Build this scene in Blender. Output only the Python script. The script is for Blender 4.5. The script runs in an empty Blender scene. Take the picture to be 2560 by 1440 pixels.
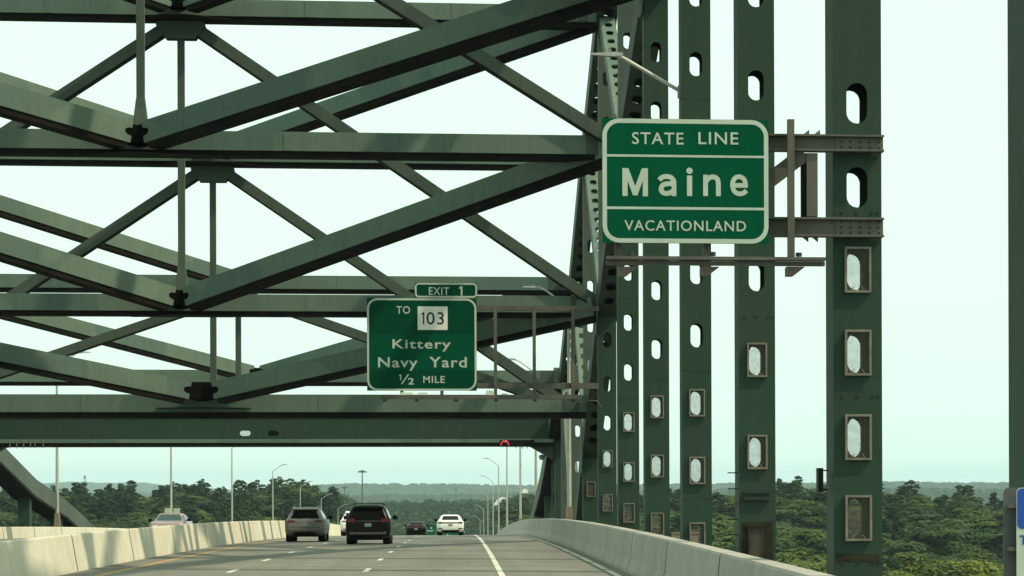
import bpy, bmesh, math, random
import numpy as np
from mathutils import Vector, Matrix
R = math.radians
random.seed(7)
rng = np.random.default_rng(11)
scene = bpy.context.scene
C = scene.collection

# ------------------------------------------------------------------ camera, sky, sun, exposure
EYE = Vector((11.52, 0.0, 50.0))            # eye of the passenger, metres above the river
F_PX, PX, PY, YAW, ROLL = 6372.0, 1841.0, 1225.0, 0.1081, 0.0031
cam_d = bpy.data.cameras.new('camera'); cam = bpy.data.objects.new('camera', cam_d); C.objects.link(cam)
cam_d.sensor_width = 36.0; cam_d.lens = F_PX * 36.0 / 2560.0
cam_d.shift_x = -(PX - 1280.0) / 2560.0; cam_d.shift_y = (PY - 720.0) / 2560.0
cam_d.clip_start = 0.5; cam_d.clip_end = 40000.0
cam.matrix_world = Matrix.Translation(EYE) @ Matrix.Rotation(-YAW, 4, 'Z') @ Matrix.Rotation(R(90), 4, 'X') @ Matrix.Rotation(-ROLL, 4, 'Z')
scene.camera = cam

SUN_AZ = Vector((0.92, -0.39, 0)).normalized(); SUN_EL = R(52)
to_sun = Vector((SUN_AZ.x * math.cos(SUN_EL), SUN_AZ.y * math.cos(SUN_EL), math.sin(SUN_EL)))
world = bpy.data.worlds.new('World'); scene.world = world; world.use_nodes = True
wn = world.node_tree; wn.nodes.clear()
wo = wn.nodes.new('ShaderNodeOutputWorld'); wb = wn.nodes.new('ShaderNodeBackground')
sk = wn.nodes.new('ShaderNodeTexSky'); sk.sky_type = 'NISHITA'; sk.sun_disc = False
sk.sun_elevation = SUN_EL; sk.sun_rotation = math.atan2(to_sun.x, to_sun.y); sk.dust_density = 5.0; sk.altitude = 0
mx = wn.nodes.new('ShaderNodeMix'); mx.data_type = 'RGBA'; mx.inputs[0].default_value = 0.9
wn.links.new(sk.outputs[0], mx.inputs[6]); mx.inputs[7].default_value = (9.5, 12.3, 10.4, 1)   # thin bright overcast veil
wn.links.new(mx.outputs[2], wb.inputs[0]); wb.inputs[1].default_value = 0.10
wn.links.new(wb.outputs[0], wo.inputs[0])
sun_d = bpy.data.lights.new('sun', 'SUN'); sun_d.energy = 3.8; sun_d.angle = R(1.1); sun_d.color = (1.0, 0.86, 0.62)
sun = bpy.data.objects.new('sun', sun_d); C.objects.link(sun); sun.rotation_euler = to_sun.to_track_quat('Z', 'Y').to_euler()
sun.location = (60, -40, 120)
vs = scene.view_settings; vs.view_transform = 'Standard'; vs.look = 'None'; vs.gamma = 1.0; vs.exposure = 0.0
scene.render.engine = 'CYCLES'
scene.cycles.volume_bounces = 1

# ------------------------------------------------------------------ geometry of the place
P, YO = 13.66, -1.317                       # panel length of the arch, first panel point
XH = 17.75                                  # truss planes left and right of the bridge centre
def YN(n): return YO + P * n
def roadz(y):
    y = np.asarray(y, float)
    a = 47.62 + 0.00718 * y - 6.285e-5 * y * y
    k = 47.62 + 0.00718 * 330 - 6.285e-5 * 330 ** 2
    r = np.where(y < 330, a, k - 0.0343 * (y - 330))
    return float(r) if r.ndim == 0 else r
_cy, _sy, _cr, _sr = math.cos(YAW), math.sin(YAW), math.cos(ROLL), math.sin(ROLL)
def at(x, y, Y):
    """point of the place at distance Y along the bridge, seen at (x, y) of the 2560 px photograph"""
    dx, dy = x - PX, y - PY
    u = dx * _cr - dy * _sr; v = dx * _sr + dy * _cr
    t = u / F_PX
    X = Y * (_sy + t * _cy) / (_cy - t * _sy)
    zc = X * _sy + Y * _cy
    return Vector((EYE.x + X, Y, EYE.z - v * zc / F_PX))
def zpx(x, y, Y): return at(x, y, Y).z
def pix(X, Y, Z):
    X = np.asarray(X) - EYE.x; Z = np.asarray(Z) - EYE.z
    zc = X * _sy + Y * _cy; u = F_PX * (X * _cy - Y * _sy) / zc; v = -F_PX * Z / zc
    return PX + u * _cr + v * _sr, PY - u * _sr + v * _cr

# ------------------------------------------------------------------ mesh and object helpers
class MB:
    def __init__(s): s.v = []; s.f = []; s.m = []; s.mi = 0
    def add(s, vs, fs):
        o = len(s.v); s.v += [Vector(p) for p in vs]
        for f in fs: s.f.append([i + o for i in f]); s.m.append(s.mi)
    def box(s, a, b):
        (x0, y0, z0), (x1, y1, z1) = a, b
        s.add([(x0,y0,z0),(x1,y0,z0),(x1,y1,z0),(x0,y1,z0),(x0,y0,z1),(x1,y0,z1),(x1,y1,z1),(x0,y1,z1)],
              [(0,3,2,1),(4,5,6,7),(0,1,5,4),(1,2,6,5),(2,3,7,6),(3,0,4,7)])
    def beam(s, p0, p1, w, h, up=(0,0,1), off=0.0, w1=None, h1=None):
        p0 = Vector(p0); p1 = Vector(p1); d = (p1 - p0).normalized(); side = d.cross(Vector(up))
        if side.length < 1e-4: side = d.cross(Vector((0,1,0)))
        side.normalize(); u = side.cross(d).normalized(); w1 = w if w1 is None else w1; h1 = h if h1 is None else h1
        vs = []
        for p, ww, hh in ((p0, w, h), (p1, w1, h1)):
            for a, b in ((-1,-1),(1,-1),(1,1),(-1,1)): vs.append(p + side * (a*ww/2) + u * (b*hh/2 + off))
        s.add(vs, [(0,1,2,3),(7,6,5,4),(0,4,5,1),(1,5,6,2),(2,6,7,3),(3,7,4,0)])
    def tube(s, pts, r, n=8, caps=True):
        pts = [Vector(p) for p in pts]; rr = r if isinstance(r, (list, tuple)) else [r] * len(pts); rings = []
        for i, p in enumerate(pts):
            d = (pts[min(i+1, len(pts)-1)] - pts[max(i-1, 0)]).normalized()
            a = d.cross(Vector((0,0,1)))
            if a.length < 0.05: a = d.cross(Vector((1,0,0)))
            a.normalize(); b = d.cross(a)
            rings.append([p + a * (rr[i]*math.cos(2*math.pi*k/n)) + b * (rr[i]*math.sin(2*math.pi*k/n)) for k in range(n)])
        vs = [q for g in rings for q in g]; fs = []
        for i in range(len(pts)-1):
            for k in range(n):
                k2 = (k+1) % n; fs.append((i*n+k, i*n+k2, (i+1)*n+k2, (i+1)*n+k))
        if caps: fs += [tuple(range(n))[::-1], tuple((len(pts)-1)*n + k for k in range(n))]
        s.add(vs, fs)
    def prism(s, poly, depth_vec):
        n = len(poly); d = Vector(depth_vec); vs = [Vector(p) for p in poly] + [Vector(p) + d for p in poly]
        s.add(vs, [tuple(range(n)), tuple(range(2*n-1, n-1, -1))] + [(i, i+n, (i+1) % n + n, (i+1) % n) for i in range(n)])
    def disc(s, c, axis, r, t, n=14):
        c = Vector(c); ax = Vector(axis).normalized(); s.tube([c, c + ax * t], r, n)
def obj_from(name, mesh, parent=None, mats=(), loc=None):
    o = bpy.data.objects.new(name, mesh); C.objects.link(o)
    for m in mats: mesh.materials.append(m)
    return o
def build(name, mb, mats, parent=None, smooth=False, recenter=True):
    if not isinstance(mats, (list, tuple)): mats = [mats]
    me = bpy.data.meshes.new(name)
    V = np.array([tuple(p) for p in mb.v])
    c = (V.min(0) + V.max(0)) / 2 if recenter else np.zeros(3)
    me.from_pydata((V - c).tolist(), [], mb.f)
    for m in mats: me.materials.append(m)
    if len(mats) > 1: me.polygons.foreach_set('material_index', mb.m)
    bm = bmesh.new(); bm.from_mesh(me); bmesh.ops.recalc_face_normals(bm, faces=bm.faces); bm.to_mesh(me); bm.free()
    if smooth:
        me.shade_smooth(); me.set_sharp_from_angle(angle=R(32))
    o = bpy.data.objects.new(name, me); C.objects.link(o)
    put(o, Vector(c), parent)
    return o
WL = {}
def put(o, loc, parent=None):
    """place at a world location (no rotated parents are used while building)"""
    WL[o.name] = Vector(loc)
    if parent is not None:
        o.parent = parent; o.location = Vector(loc) - WL[parent.name]
    else: o.location = loc
def empty(name, loc, parent=None):
    o = bpy.data.objects.new(name, None); C.objects.link(o); o.empty_display_size = 0.3; put(o, Vector(loc), parent); return o
def tag(o, label=None, cat=None, group=None, kind=None):
    if label: o['label'] = label
    if cat: o['category'] = cat
    if group: o['group'] = group
    if kind: o['kind'] = kind
    return o
def copy_tree(o, parent=None):
    c = o.copy(); C.objects.link(c); c.parent = parent
    for ch in o.children: copy_tree(ch, c)
    return c

# ------------------------------------------------------------------ materials
def nodes_of(name):
    m = bpy.data.materials.new(name); m.use_nodes = True; nt = m.node_tree; nt.nodes.clear()
    out = nt.nodes.new('ShaderNodeOutputMaterial'); b = nt.nodes.new('ShaderNodeBsdfPrincipled'); nt.links.new(b.outputs[0], out.inputs[0])
    return m, nt, b, out
def noise(nt, scale, detail=4, stretch=None, coord='Position', rough=0.6):
    if coord == 'Position':
        g = nt.nodes.new('ShaderNodeNewGeometry'); src = g.outputs['Position']
    else:
        g = nt.nodes.new('ShaderNodeTexCoord'); src = g.outputs[coord]
    n = nt.nodes.new('ShaderNodeTexNoise'); n.inputs['Scale'].default_value = scale; n.inputs['Detail'].default_value = detail; n.inputs['Roughness'].default_value = rough
    if stretch:
        mp = nt.nodes.new('ShaderNodeMapping'); mp.inputs['Scale'].default_value = stretch
        nt.links.new(src, mp.inputs[0]); src = mp.outputs[0]
    nt.links.new(src, n.inputs['Vector']); return n.outputs['Fac']
def ramp(nt, fac, stops):
    r = nt.nodes.new('ShaderNodeValToRGB'); e = r.color_ramp.elements
    while len(e) < len(stops): e.new(0.5)
    for el, (p, c) in zip(e, stops):
        el.position = p; el.color = (*c, 1) if len(c) == 3 else c
    nt.links.new(fac, r.inputs[0]); return r.outputs[0]
def mixc(nt, fac, a, b, mode='MIX'):
    m = nt.nodes.new('ShaderNodeMix'); m.data_type = 'RGBA'; m.blend_type = mode
    for sock, v in ((m.inputs[0], fac), (m.inputs[6], a), (m.inputs[7], b)):
        if hasattr(v, 'links'): nt.links.new(v, sock)
        elif isinstance(v, (int, float)): sock.default_value = v
        else: sock.default_value = (*v, 1)
    return m.outputs[2]
def bump(nt, b, fac, strength, dist=0.02):
    n = nt.nodes.new('ShaderNodeBump'); n.inputs['Strength'].default_value = strength; n.inputs['Distance'].default_value = dist
    nt.links.new(fac, n.inputs['Height']); nt.links.new(n.outputs[0], b.inputs['Normal'])
def sc(c, k): return tuple(min(1, x * k) for x in c)
def plain(name, col, rough=0.5, metal=0.0, var=0.12, scale=3.0, spec=0.5, coat=0.0, streak=0.0, stain=None, stain_amt=0.45, bmp=0.0):
    m, nt, b, out = nodes_of(name)
    c = ramp(nt, noise(nt, scale), [(0.3, sc(col, 1 - var)), (0.7, sc(col, 1 + var))])
    if streak:
        s = ramp(nt, noise(nt, 1.0, 3, (5.0, 5.0, 0.25)), [(0.42, (1, 1, 1)), (0.75, (1 - streak,) * 3)])
        c = mixc(nt, 1.0, c, s, 'MULTIPLY')
    if stain:
        s = ramp(nt, noise(nt, 0.7, 6, (1, 1, 0.5)), [(0.58, (0, 0, 0)), (0.72, (stain_amt,) * 3)])
        c = mixc(nt, s, c, stain)
    nt.links.new(c, b.inputs['Base Color'])
    b.inputs['Roughness'].default_value = rough; b.inputs['Metallic'].default_value = metal
    b.inputs['Specular IOR Level'].default_value = spec; b.inputs['Coat Weight'].default_value = coat
    if bmp: bump(nt, b, noise(nt, 40, 3), bmp)
    return m
def steel(name, col, patch, dirt, spec=0.3):
    m, nt, b, out = nodes_of(name)
    c = ramp(nt, noise(nt, 0.5, 5), [(0.3, sc(col, 0.9)), (0.7, sc(col, 1.1))])
    pf = ramp(nt, noise(nt, 0.16, 2, (1.0, 1.6, 1.2)), [(0.545, (0, 0, 0)), (0.56, (0.6,)*3)])          # touched-up areas
    c = mixc(nt, pf, c, patch)
    s1 = ramp(nt, noise(nt, 1.0, 4, (3.0, 3.0, 0.22)), [(0.45, (1, 1, 1)), (0.8, (0.84, 0.84, 0.81))]); c = mixc(nt, 1.0, c, s1, 'MULTIPLY')
    df = ramp(nt, noise(nt, 0.55, 7, (1, 1, 0.6), rough=0.7), [(0.58, (0, 0, 0)), (0.74, (0.4,)*3)]); c = mixc(nt, df, c, dirt)
    fine = ramp(nt, noise(nt, 14, 4), [(0.3, (0.9,)*3), (0.7, (1.08,)*3)]); c = mixc(nt, 1.0, c, fine, 'MULTIPLY')
    nt.links.new(c, b.inputs['Base Color']); b.inputs['Roughness'].default_value = 0.62; b.inputs['Specular IOR Level'].default_value = spec * 0.6
    bump(nt, b, noise(nt, 2.5, 3), 0.12, 0.02)
    return m
M = {}
M['paint'] = steel('faded_green_paint', (0.125, 0.180, 0.138), (0.080, 0.132, 0.112), (0.140, 0.150, 0.100))
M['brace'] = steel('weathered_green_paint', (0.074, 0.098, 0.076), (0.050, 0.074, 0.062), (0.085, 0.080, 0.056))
M['grime'] = plain('grimy_flange_paint', (0.011, 0.010, 0.007), 0.85, 0, 0.4, 1.2, 0.1)  # near-black: grime, with the shade under flanges and ribs painted in
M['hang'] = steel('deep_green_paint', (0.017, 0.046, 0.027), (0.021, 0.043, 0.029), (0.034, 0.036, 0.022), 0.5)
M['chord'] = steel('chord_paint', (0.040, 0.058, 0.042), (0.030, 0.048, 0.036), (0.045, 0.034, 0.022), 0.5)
M['pin'] = plain('black_greased_pin', (0.004, 0.004, 0.003), 0.9, 0, 0.2, 3, 0.05)  # even near-black standing in for the shade inside brace node gaps
M['bolt'] = plain('bolt_steel', (0.012, 0.016, 0.013), 0.6)
M['frame'] = plain('weathered_cover_frame', (0.17, 0.155, 0.115), 0.6, 0.0, 0.3, 6)
M['rust'] = plain('rusty_plate', (0.030, 0.029, 0.017), 0.85, 0, 0.7, 4, 0.1)
M['support'] = plain('weathering_steel_support', (0.105, 0.10, 0.082), 0.6, 0.0, 0.2, 1.2, 0.3, streak=0.25, stain=(0.05, 0.035, 0.025))
M['galv'] = plain('galvanised_pole', (0.42, 0.42, 0.36), 0.45, 0.3, 0.1, 2, 0.4, streak=0.15)
M['galvdark'] = plain('galvanised_lamp_head', (0.24, 0.27, 0.26), 0.5, 0.2, 0.1, 2)
M['pedestal'] = plain('rusty_pedestal', (0.20, 0.155, 0.115), 0.8, 0, 0.2, 4)
M['black'] = plain('black_plastic', (0.005, 0.005, 0.005), 0.5, 0, 0.1, 5, 0.15)
M['tyre'] = plain('tyre_rubber', (0.006, 0.006, 0.006), 0.85, 0, 0.15, 8, 0.1)
M['rim'] = plain('alloy_rim', (0.30, 0.30, 0.30), 0.35, 0.8, 0.1, 8)
M['signgreen'] = plain('reflective_green', (0.0, 0.078, 0.036), 0.6, 0, 0.06, 1.5, 0.05, streak=0.1)
M['signgreen2'] = plain('reflective_green_older', (0.0, 0.056, 0.027), 0.6, 0, 0.06, 1.5, 0.05, streak=0.1)
M['signgreen3'] = plain('reflective_green_band', (0.0, 0.070, 0.034), 0.6, 0, 0.06, 1.5, 0.05)
M['signwhite'] = plain('reflective_white', (0.46, 0.53, 0.45), 0.55, 0, 0.08, 3, 0.2)
M['signblue'] = plain('reflective_blue', (0.006, 0.06, 0.36), 0.45, 0, 0.05, 2)
M['signback'] = plain('sign_back_aluminium', (0.10, 0.11, 0.11), 0.5, 0.3, 0.1, 2)
M['signblack'] = plain('sign_black', (0.008, 0.008, 0.008), 0.6)
def mesh_screen():
    m, nt, b, out = nodes_of('wire_mesh_screen')
    b.inputs['Base Color'].default_value = (0.12, 0.11, 0.085, 1); b.inputs['Roughness'].default_value = 0.8
    t = nt.nodes.new('ShaderNodeBsdfTransparent'); t.inputs[0].default_value = (1, 1, 1, 1)
    mixs = nt.nodes.new('ShaderNodeMixShader'); f = ramp(nt, noise(nt, 9, 3), [(0.3, (0.36,)*3), (0.7, (0.52,)*3)])
    nt.links.new(f, mixs.inputs[0]); nt.links.new(t.outputs[0], mixs.inputs[1]); nt.links.new(b.outputs[0], mixs.inputs[2]); nt.links.new(mixs.outputs[0], out.inputs[0])
    return m
M['screen'] = mesh_screen()
def concrete(name, col, warm=0.0):
    m, nt, b, out = nodes_of(name)
    c = ramp(nt, noise(nt, 1.3, 6), [(0.3, sc(col, 0.88)), (0.7, sc(col, 1.08))])
    s = ramp(nt, noise(nt, 1.0, 5, (0.28, 0.28, 0.06)), [(0.48, (1, 1, 1)), (0.72, (0.88, 0.87, 0.84))])
    c = mixc(nt, 1.0, c, s, 'MULTIPLY')
    d = ramp(nt, noise(nt, 5, 5), [(0.62, (1, 1, 1)), (0.8, (0.75, 0.72, 0.66))])
    c = mixc(nt, 0.6, c, d, 'MULTIPLY')
    nt.links.new(c, b.inputs['Base Color']); b.inputs['Roughness'].default_value = 0.9; b.inputs['Specular IOR Level'].default_value = 0.2
    bump(nt, b, noise(nt, 18, 5), 0.25, 0.02)
    return m
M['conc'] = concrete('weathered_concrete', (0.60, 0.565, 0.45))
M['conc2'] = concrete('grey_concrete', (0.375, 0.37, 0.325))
def asphalt():
    m, nt, b, out = nodes_of('worn_asphalt')
    c = ramp(nt, noise(nt, 0.12, 6, (1.6, 0.5, 1)), [(0.3, (0.165, 0.165, 0.142)), (0.7, (0.215, 0.212, 0.180))])
    tr = ramp(nt, noise(nt, 1.0, 4, (0.55, 0.03, 1)), [(0.35, (0.84,)*3), (0.6, (1.04,)*3)])
    c = mixc(nt, 1.0, c, tr, 'MULTIPLY')
    g = ramp(nt, noise(nt, 25, 4), [(0.3, (0.85,)*3), (0.7, (1.1,)*3)])
    c = mixc(nt, 1.0, c, g, 'MULTIPLY')
    nt.links.new(c, b.inputs['Base Color']); b.inputs['Roughness'].default_value = 0.85; b.inputs['Specular IOR Level'].default_value = 0.25
    bump(nt, b, noise(nt, 30, 4), 0.3, 0.02)
    return m
M['asphalt'] = asphalt()
M['white'] = plain('worn_white_line', (0.62, 0.62, 0.53), 0.7, 0, 0.2, 4)
M['yellow'] = plain('worn_yellow_line', (0.50, 0.30, 0.07), 0.7, 0, 0.2, 3)
M['seal_dark'] = plain('dark_joint_filler', (0.05, 0.045, 0.035), 0.9, 0, 0.3, 6, 0.1)
M['seal'] = plain('deck_joint_seal', (0.34, 0.335, 0.28), 0.8, 0, 0.25, 3)
def glass(name, col=(0.003, 0.003, 0.003)):
    m, nt, b, out = nodes_of(name); b.inputs['Base Color'].default_value = (*col, 1); b.inputs['Roughness'].default_value = 0.08; b.inputs['Specular IOR Level'].default_value = 0.07
    return m
M['glass'] = glass('tinted_glass'); M['glass2'] = glass('windshield_glass', (0.10, 0.14, 0.13))
def carpaint(name, col, metal=0.3, rough=0.3): return plain(name, col, rough, metal, 0.03, 2, 0.35, coat=0.25)
M['cargrey'] = plain('grey_car_paint', (0.135, 0.132, 0.118), 0.35, 0.1, 0.03, 2, 0.25); M['carblack'] = plain('black_car_paint', (0.003, 0.003, 0.003), 0.3, 0, 0.03, 2, 0.12)
M['carwhite'] = carpaint('white_car_paint', (0.80, 0.80, 0.77), 0.0); M['carpink'] = carpaint('pale_maroon_car_paint', (0.33, 0.22, 0.21), 0.1)
def lightmat(name, col, em):
    m, nt, b, out = nodes_of(name); b.inputs['Base Color'].default_value = (*sc(col, 0.6), 1); b.inputs['Roughness'].default_value = 0.25
    b.inputs['Emission Color'].default_value = (*col, 1); b.inputs['Emission Strength'].default_value = em; return m
M['tail'] = lightmat('tail_light_lens', (0.13, 0.006, 0.007), 0.06); M['redled'] = lightmat('red_signal', (0.75, 0.04, 0.06), 0.45)
M['plate'] = plain('number_plate', (0.20, 0.24, 0.23), 0.5)
M['chrome'] = plain('chrome_trim', (0.16, 0.16, 0.15), 0.3, 0.6, 0.03)
def foliage(name, c0, c1, c2):
    m, nt, b, out = nodes_of(name)
    g = nt.nodes.new('ShaderNodeNewGeometry')
    c = ramp(nt, g.outputs['Random Per Island'], [(0.0, c0), (0.55, c1), (1.0, c2)])
    oi = nt.nodes.new('ShaderNodeObjectInfo')
    t = ramp(nt, oi.outputs['Random'], [(0.0, (0.48, 0.60, 0.66)), (0.5, (0.85, 0.90, 0.92)), (1.0, (1.30, 1.20, 0.92))])
    c = mixc(nt, 1.0, c, t, 'MULTIPLY')
    nt.links.new(c, b.inputs['Base Color']); b.inputs['Roughness'].default_value = 0.7; b.inputs['Specular IOR Level'].default_value = 0.15
    tr = nt.nodes.new('ShaderNodeBsdfTranslucent'); nt.links.new(c, tr.inputs[0])
    ms = nt.nodes.new('ShaderNodeMixShader'); ms.inputs[0].default_value = 0.25
    nt.links.new(b.outputs[0], ms.inputs[1]); nt.links.new(tr.outputs[0], ms.inputs[2]); nt.links.new(ms.outputs[0], out.inputs[0])
    return m
M['leaf'] = foliage('broad_leaves', (0.050, 0.084, 0.020), (0.064, 0.102, 0.025), (0.086, 0.124, 0.033))
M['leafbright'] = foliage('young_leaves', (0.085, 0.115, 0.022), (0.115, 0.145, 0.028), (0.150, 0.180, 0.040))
M['needle'] = foliage('pine_needles', (0.022, 0.042, 0.016), (0.030, 0.056, 0.021), (0.046, 0.072, 0.027))
M['bark'] = plain('bark', (0.07, 0.055, 0.04), 0.9, 0, 0.3, 4)
M['hill'] = plain('distant_wood', (0.035, 0.055, 0.025), 0.9, 0, 0.35, 0.012, 0.1)
M['ground'] = plain('woodland_floor', (0.045, 0.05, 0.025), 0.95, 0, 0.3, 0.05, 0.1)
def water():
    m, nt, b, out = nodes_of('river_water'); b.inputs['Base Color'].default_value = (0.015, 0.03, 0.03, 1); b.inputs['Roughness'].default_value = 0.12
    bump(nt, b, noise(nt, 0.5, 4), 0.3, 0.3); return m
M['water'] = water()
M['roofwhite'] = plain('white_roof', (0.85, 0.84, 0.78), 0.6, 0, 0.04, 0.3)
M['wallgrey'] = plain('pale_wall', (0.10, 0.11, 0.075), 0.8, 0, 0.08, 0.5)

# ------------------------------------------------------------------ terrain: banks, river, hills
# canopy height of the woods, laid out so that the banks rise away from the bridge
KX = [-400, 0, 150, 200, 260, 320, 370, 420, 480, 600, 690, 740, 790, 850, 890, 930, 1000, 1150, 1250, 1300, 1400, 1700, 1945, 2000, 2060, 2150, 2215, 2240, 2285, 2340, 2400, 2450, 2540, 2900]
KFY = [1225, 1226, 1222, 1216, 1206, 1203, 1222, 1212, 1208, 1206, 1203, 1194, 1210, 1236, 1252, 1250, 1246, 1246, 1248, 1246, 1240, 1225, 1208, 1202, 1212, 1206, 1202, 1212, 1205, 1232, 1226, 1240, 1238, 1238]
def banks(x):
    yf = np.interp(x, KX, KFY)
    df = np.interp(x, [-400, 840, 900, 1240, 1300, 2900], [1000, 1000, 2500, 2500, 950, 950])
    dn = np.interp(x, [-400, 840, 900, 1240, 1300, 1700, 2900], [640, 640, 1250, 1250, 560, 400, 380])
    yn = np.interp(x, [-400, 840, 900, 1240, 1300, 1700, 2900], [1322, 1326, 1350, 1350, 1340, 1420, 1490])
    return dn, yn, df, yf
def canopy(X, Y):
    X = np.asarray(X, float); Y = np.asarray(Y, float)
    x, _ = pix(X, Y, EYE.z)
    dn, yn, df, yf = banks(x)
    t = np.clip((Y - dn) / (df - dn), 0, 1)
    y = yn + (yf - yn) * (1 - (1 - t) ** 1.6)
    D = np.clip(Y, dn, df)
    return EYE.z - (y - PY) / F_PX * D, dn, df
def groundz(X, Y):
    c, dn, df = canopy(X, Y)
    g = c - 18.5
    shore = np.clip((np.asarray(Y) - (dn - 170)) / 160, 0, 1)
    back = np.clip((np.asarray(Y) - df) / 400, 0, 1)
    g = g * shore + (-6) * (1 - shore)
    g = g * (1 - back) + 10 * back
    keep = np.clip((np.abs(np.asarray(X)) - 26) / 25, 0, 1)          # cutting under the approach viaduct
    low = np.minimum(g, roadz(np.asarray(Y, float)) - 7)
    return low * (1 - keep) + g * keep
ys = np.concatenate([np.linspace(-400, 300, 8), np.arange(330, 1300, 22), np.arange(1300, 2700, 70), np.linspace(2800, 20000, 16)])
us = np.linspace(-1, 1, 130)
gv = []; nx = len(us)
for y in ys:
    half = 260 + max(0, y) * 0.55
    X = us * half + y * 0.05
    Z = groundz(X, np.full_like(X, y))
    gv += [(a, y, b) for a, b in zip(X, Z)]
gf = [(j*nx+i, j*nx+i+1, (j+1)*nx+i+1, (j+1)*nx+i) for j in range(len(ys)-1) for i in range(nx-1)]
me = bpy.data.meshes.new('ground'); me.from_pydata(gv, [], gf); me.materials.append(M['ground']); me.shade_smooth()
g = bpy.data.objects.new('ground', me); C.objects.link(g); tag(g, kind='structure')
mb = MB(); mb.add([(-3000, -1500, 0), (3000, -1500, 0), (3000, 900, 0), (-3000, 900, 0)], [(0,1,2,3)])
tag(build('river', mb, M['water']), kind='structure')

def ridge(name, x0, x1, D, prof, depth, step, amp, base=5.0):
    """a wooded hill range: height field with tree-sized bumps; prof = [(pixel x, pixel y)] of its crest"""
    a = at(x0, 1225, D).x; b = at(x1, 1225, D).x
    n = int((b - a) / step); rows = 26
    X = np.linspace(a, b, n); v = []
    px_, _ = pix(X, D, EYE.z)
    crest = EYE.z - (np.interp(px_, [p[0] for p in prof], [p[1] for p in prof]) - PY) / F_PX * D
    for r in range(rows):
        t = r / (rows - 1); s = math.sin(min(1.0, t * 1.25) * math.pi / 2)
        h = base + (crest - base) * s
        bm_ = amp * (rng.random(n) ** 1.5) * (0.4 + 0.6 * s)
        v += [(X[i] + rng.uniform(-.3, .3) * step, D - depth + depth * 1.25 * t + rng.uniform(-8, 8), h[i] + bm_[i] - amp * 0.5) for i in range(n)]
    v += [(X[i], D + depth * 0.6, -20) for i in range(n)]
    f = [(r*n+i, r*n+i+1, (r+1)*n+i+1, (r+1)*n+i) for r in range(rows) for i in range(n-1)]
    me = bpy.data.meshes.new(name); me.from_pydata(v, [], f); me.materials.append(M['hill'])
    o = bpy.data.objects.new(name, me); C.objects.link(o); tag(o, kind='structure'); return o
ridge('hills', -900, 3600, 15000, [(-900, 1212), (0, 1203), (60, 1208), (110, 1205), (200, 1201), (260, 1205), (330, 1203), (420, 1213), (560, 1222), (1500, 1222), (3600, 1222)], 2600, 22, 14)
ridge('hills', -900, 3600, 9000, [(-900, 1240), (600, 1228), (760, 1216), (800, 1211), (900, 1208), (1000, 1209), (1130, 1210), (1250, 1214), (1500, 1212), (1900, 1210), (2080, 1208), (2300, 1208), (2520, 1211), (3600, 1212)], 1900, 13, 14)
ridge('hills', 300, 3600, 5200, [(300, 1270), (700, 1252), (860, 1240), (960, 1236), (1100, 1238), (1250, 1235), (1400, 1230), (2100, 1224), (2500, 1228), (3600, 1228)], 1000, 8, 11)

# ------------------------------------------------------------------ road deck, barriers, markings
def strip_pts(x0, x1, y0, y1, dz, step=4.0):
    n = max(1, int(math.ceil((y1 - y0) / step))); v = []; f = []
    for i in range(n + 1):
        y = y0 + (y1 - y0) * i / n; z = roadz(y) + dz; v += [(x0, y, z), (x1, y, z)]
        if i: k = 2 * i; f.append((k-2, k-1, k+1, k))
    return v, f
mb = MB()
n = 330; yy = np.linspace(-80, 1240, n + 1)
for i, y in enumerate(yy):
    z = roadz(y); mb.v += [Vector(p) for p in ((-17.0, y, z - 0.6), (-17.0, y, z), (17.0, y, z), (17.0, y, z - 0.6))]
    if i:
        a = 4 * (i - 1); b = 4 * i
        for p, q in ((0,1),(1,2),(2,3),(3,0)): mb.f.append([a+p, a+q, b+q, b+p]); mb.m.append(0)
road = build('road', mb, M['asphalt'], recenter=False); tag(road, kind='structure')
def road_piece(name, x0, x1, y0, y1, dz, mat):
    mb = MB(); v, f = strip_pts(x0, x1, y0, y1, dz); mb.add(v, f); return build(name, mb, mat, road)
road_piece('edge_line', 12.52, 12.67, -60, 700, 0.004, M['white'])
road_piece('edge_line', 2.08, 2.24, -60, 700, 0.004, M['yellow'])
road_piece('edge_line', -2.24, -2.08, -60, 700, 0.004, M['yellow'])
road_piece('edge_line', -12.67, -12.52, -60, 700, 0.004, M['white'])
for k in range(-2, 40):
    y = 71.3 + 12.192 * k
    for x in (8.96, 5.30): road_piece('lane_dash', x - 0.075, x + 0.075, y - 1.5, y + 1.5, 0.004, M['white'])
    if k > 3:
        for x in (-5.30, -8.96): road_piece('lane_dash', x - 0.06, x + 0.06, y - 1.5, y + 1.5, 0.004, M['white'])
for k in range(-1, 12):
    y = 75.5 + P * k
    road_piece('deck_joint', -15.5, 15.5, y - 0.17, y + 0.17, 0.008, M['seal'])
for k in range(-6, 30):                                           # pale gutter slabs beside the outer barrier
    y = 40 + 7.6 * k
    if y < 240: road_piece('gutter_slab', 15.42, 15.60, y, y + 7.0, 0.012, M['conc'])

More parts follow.
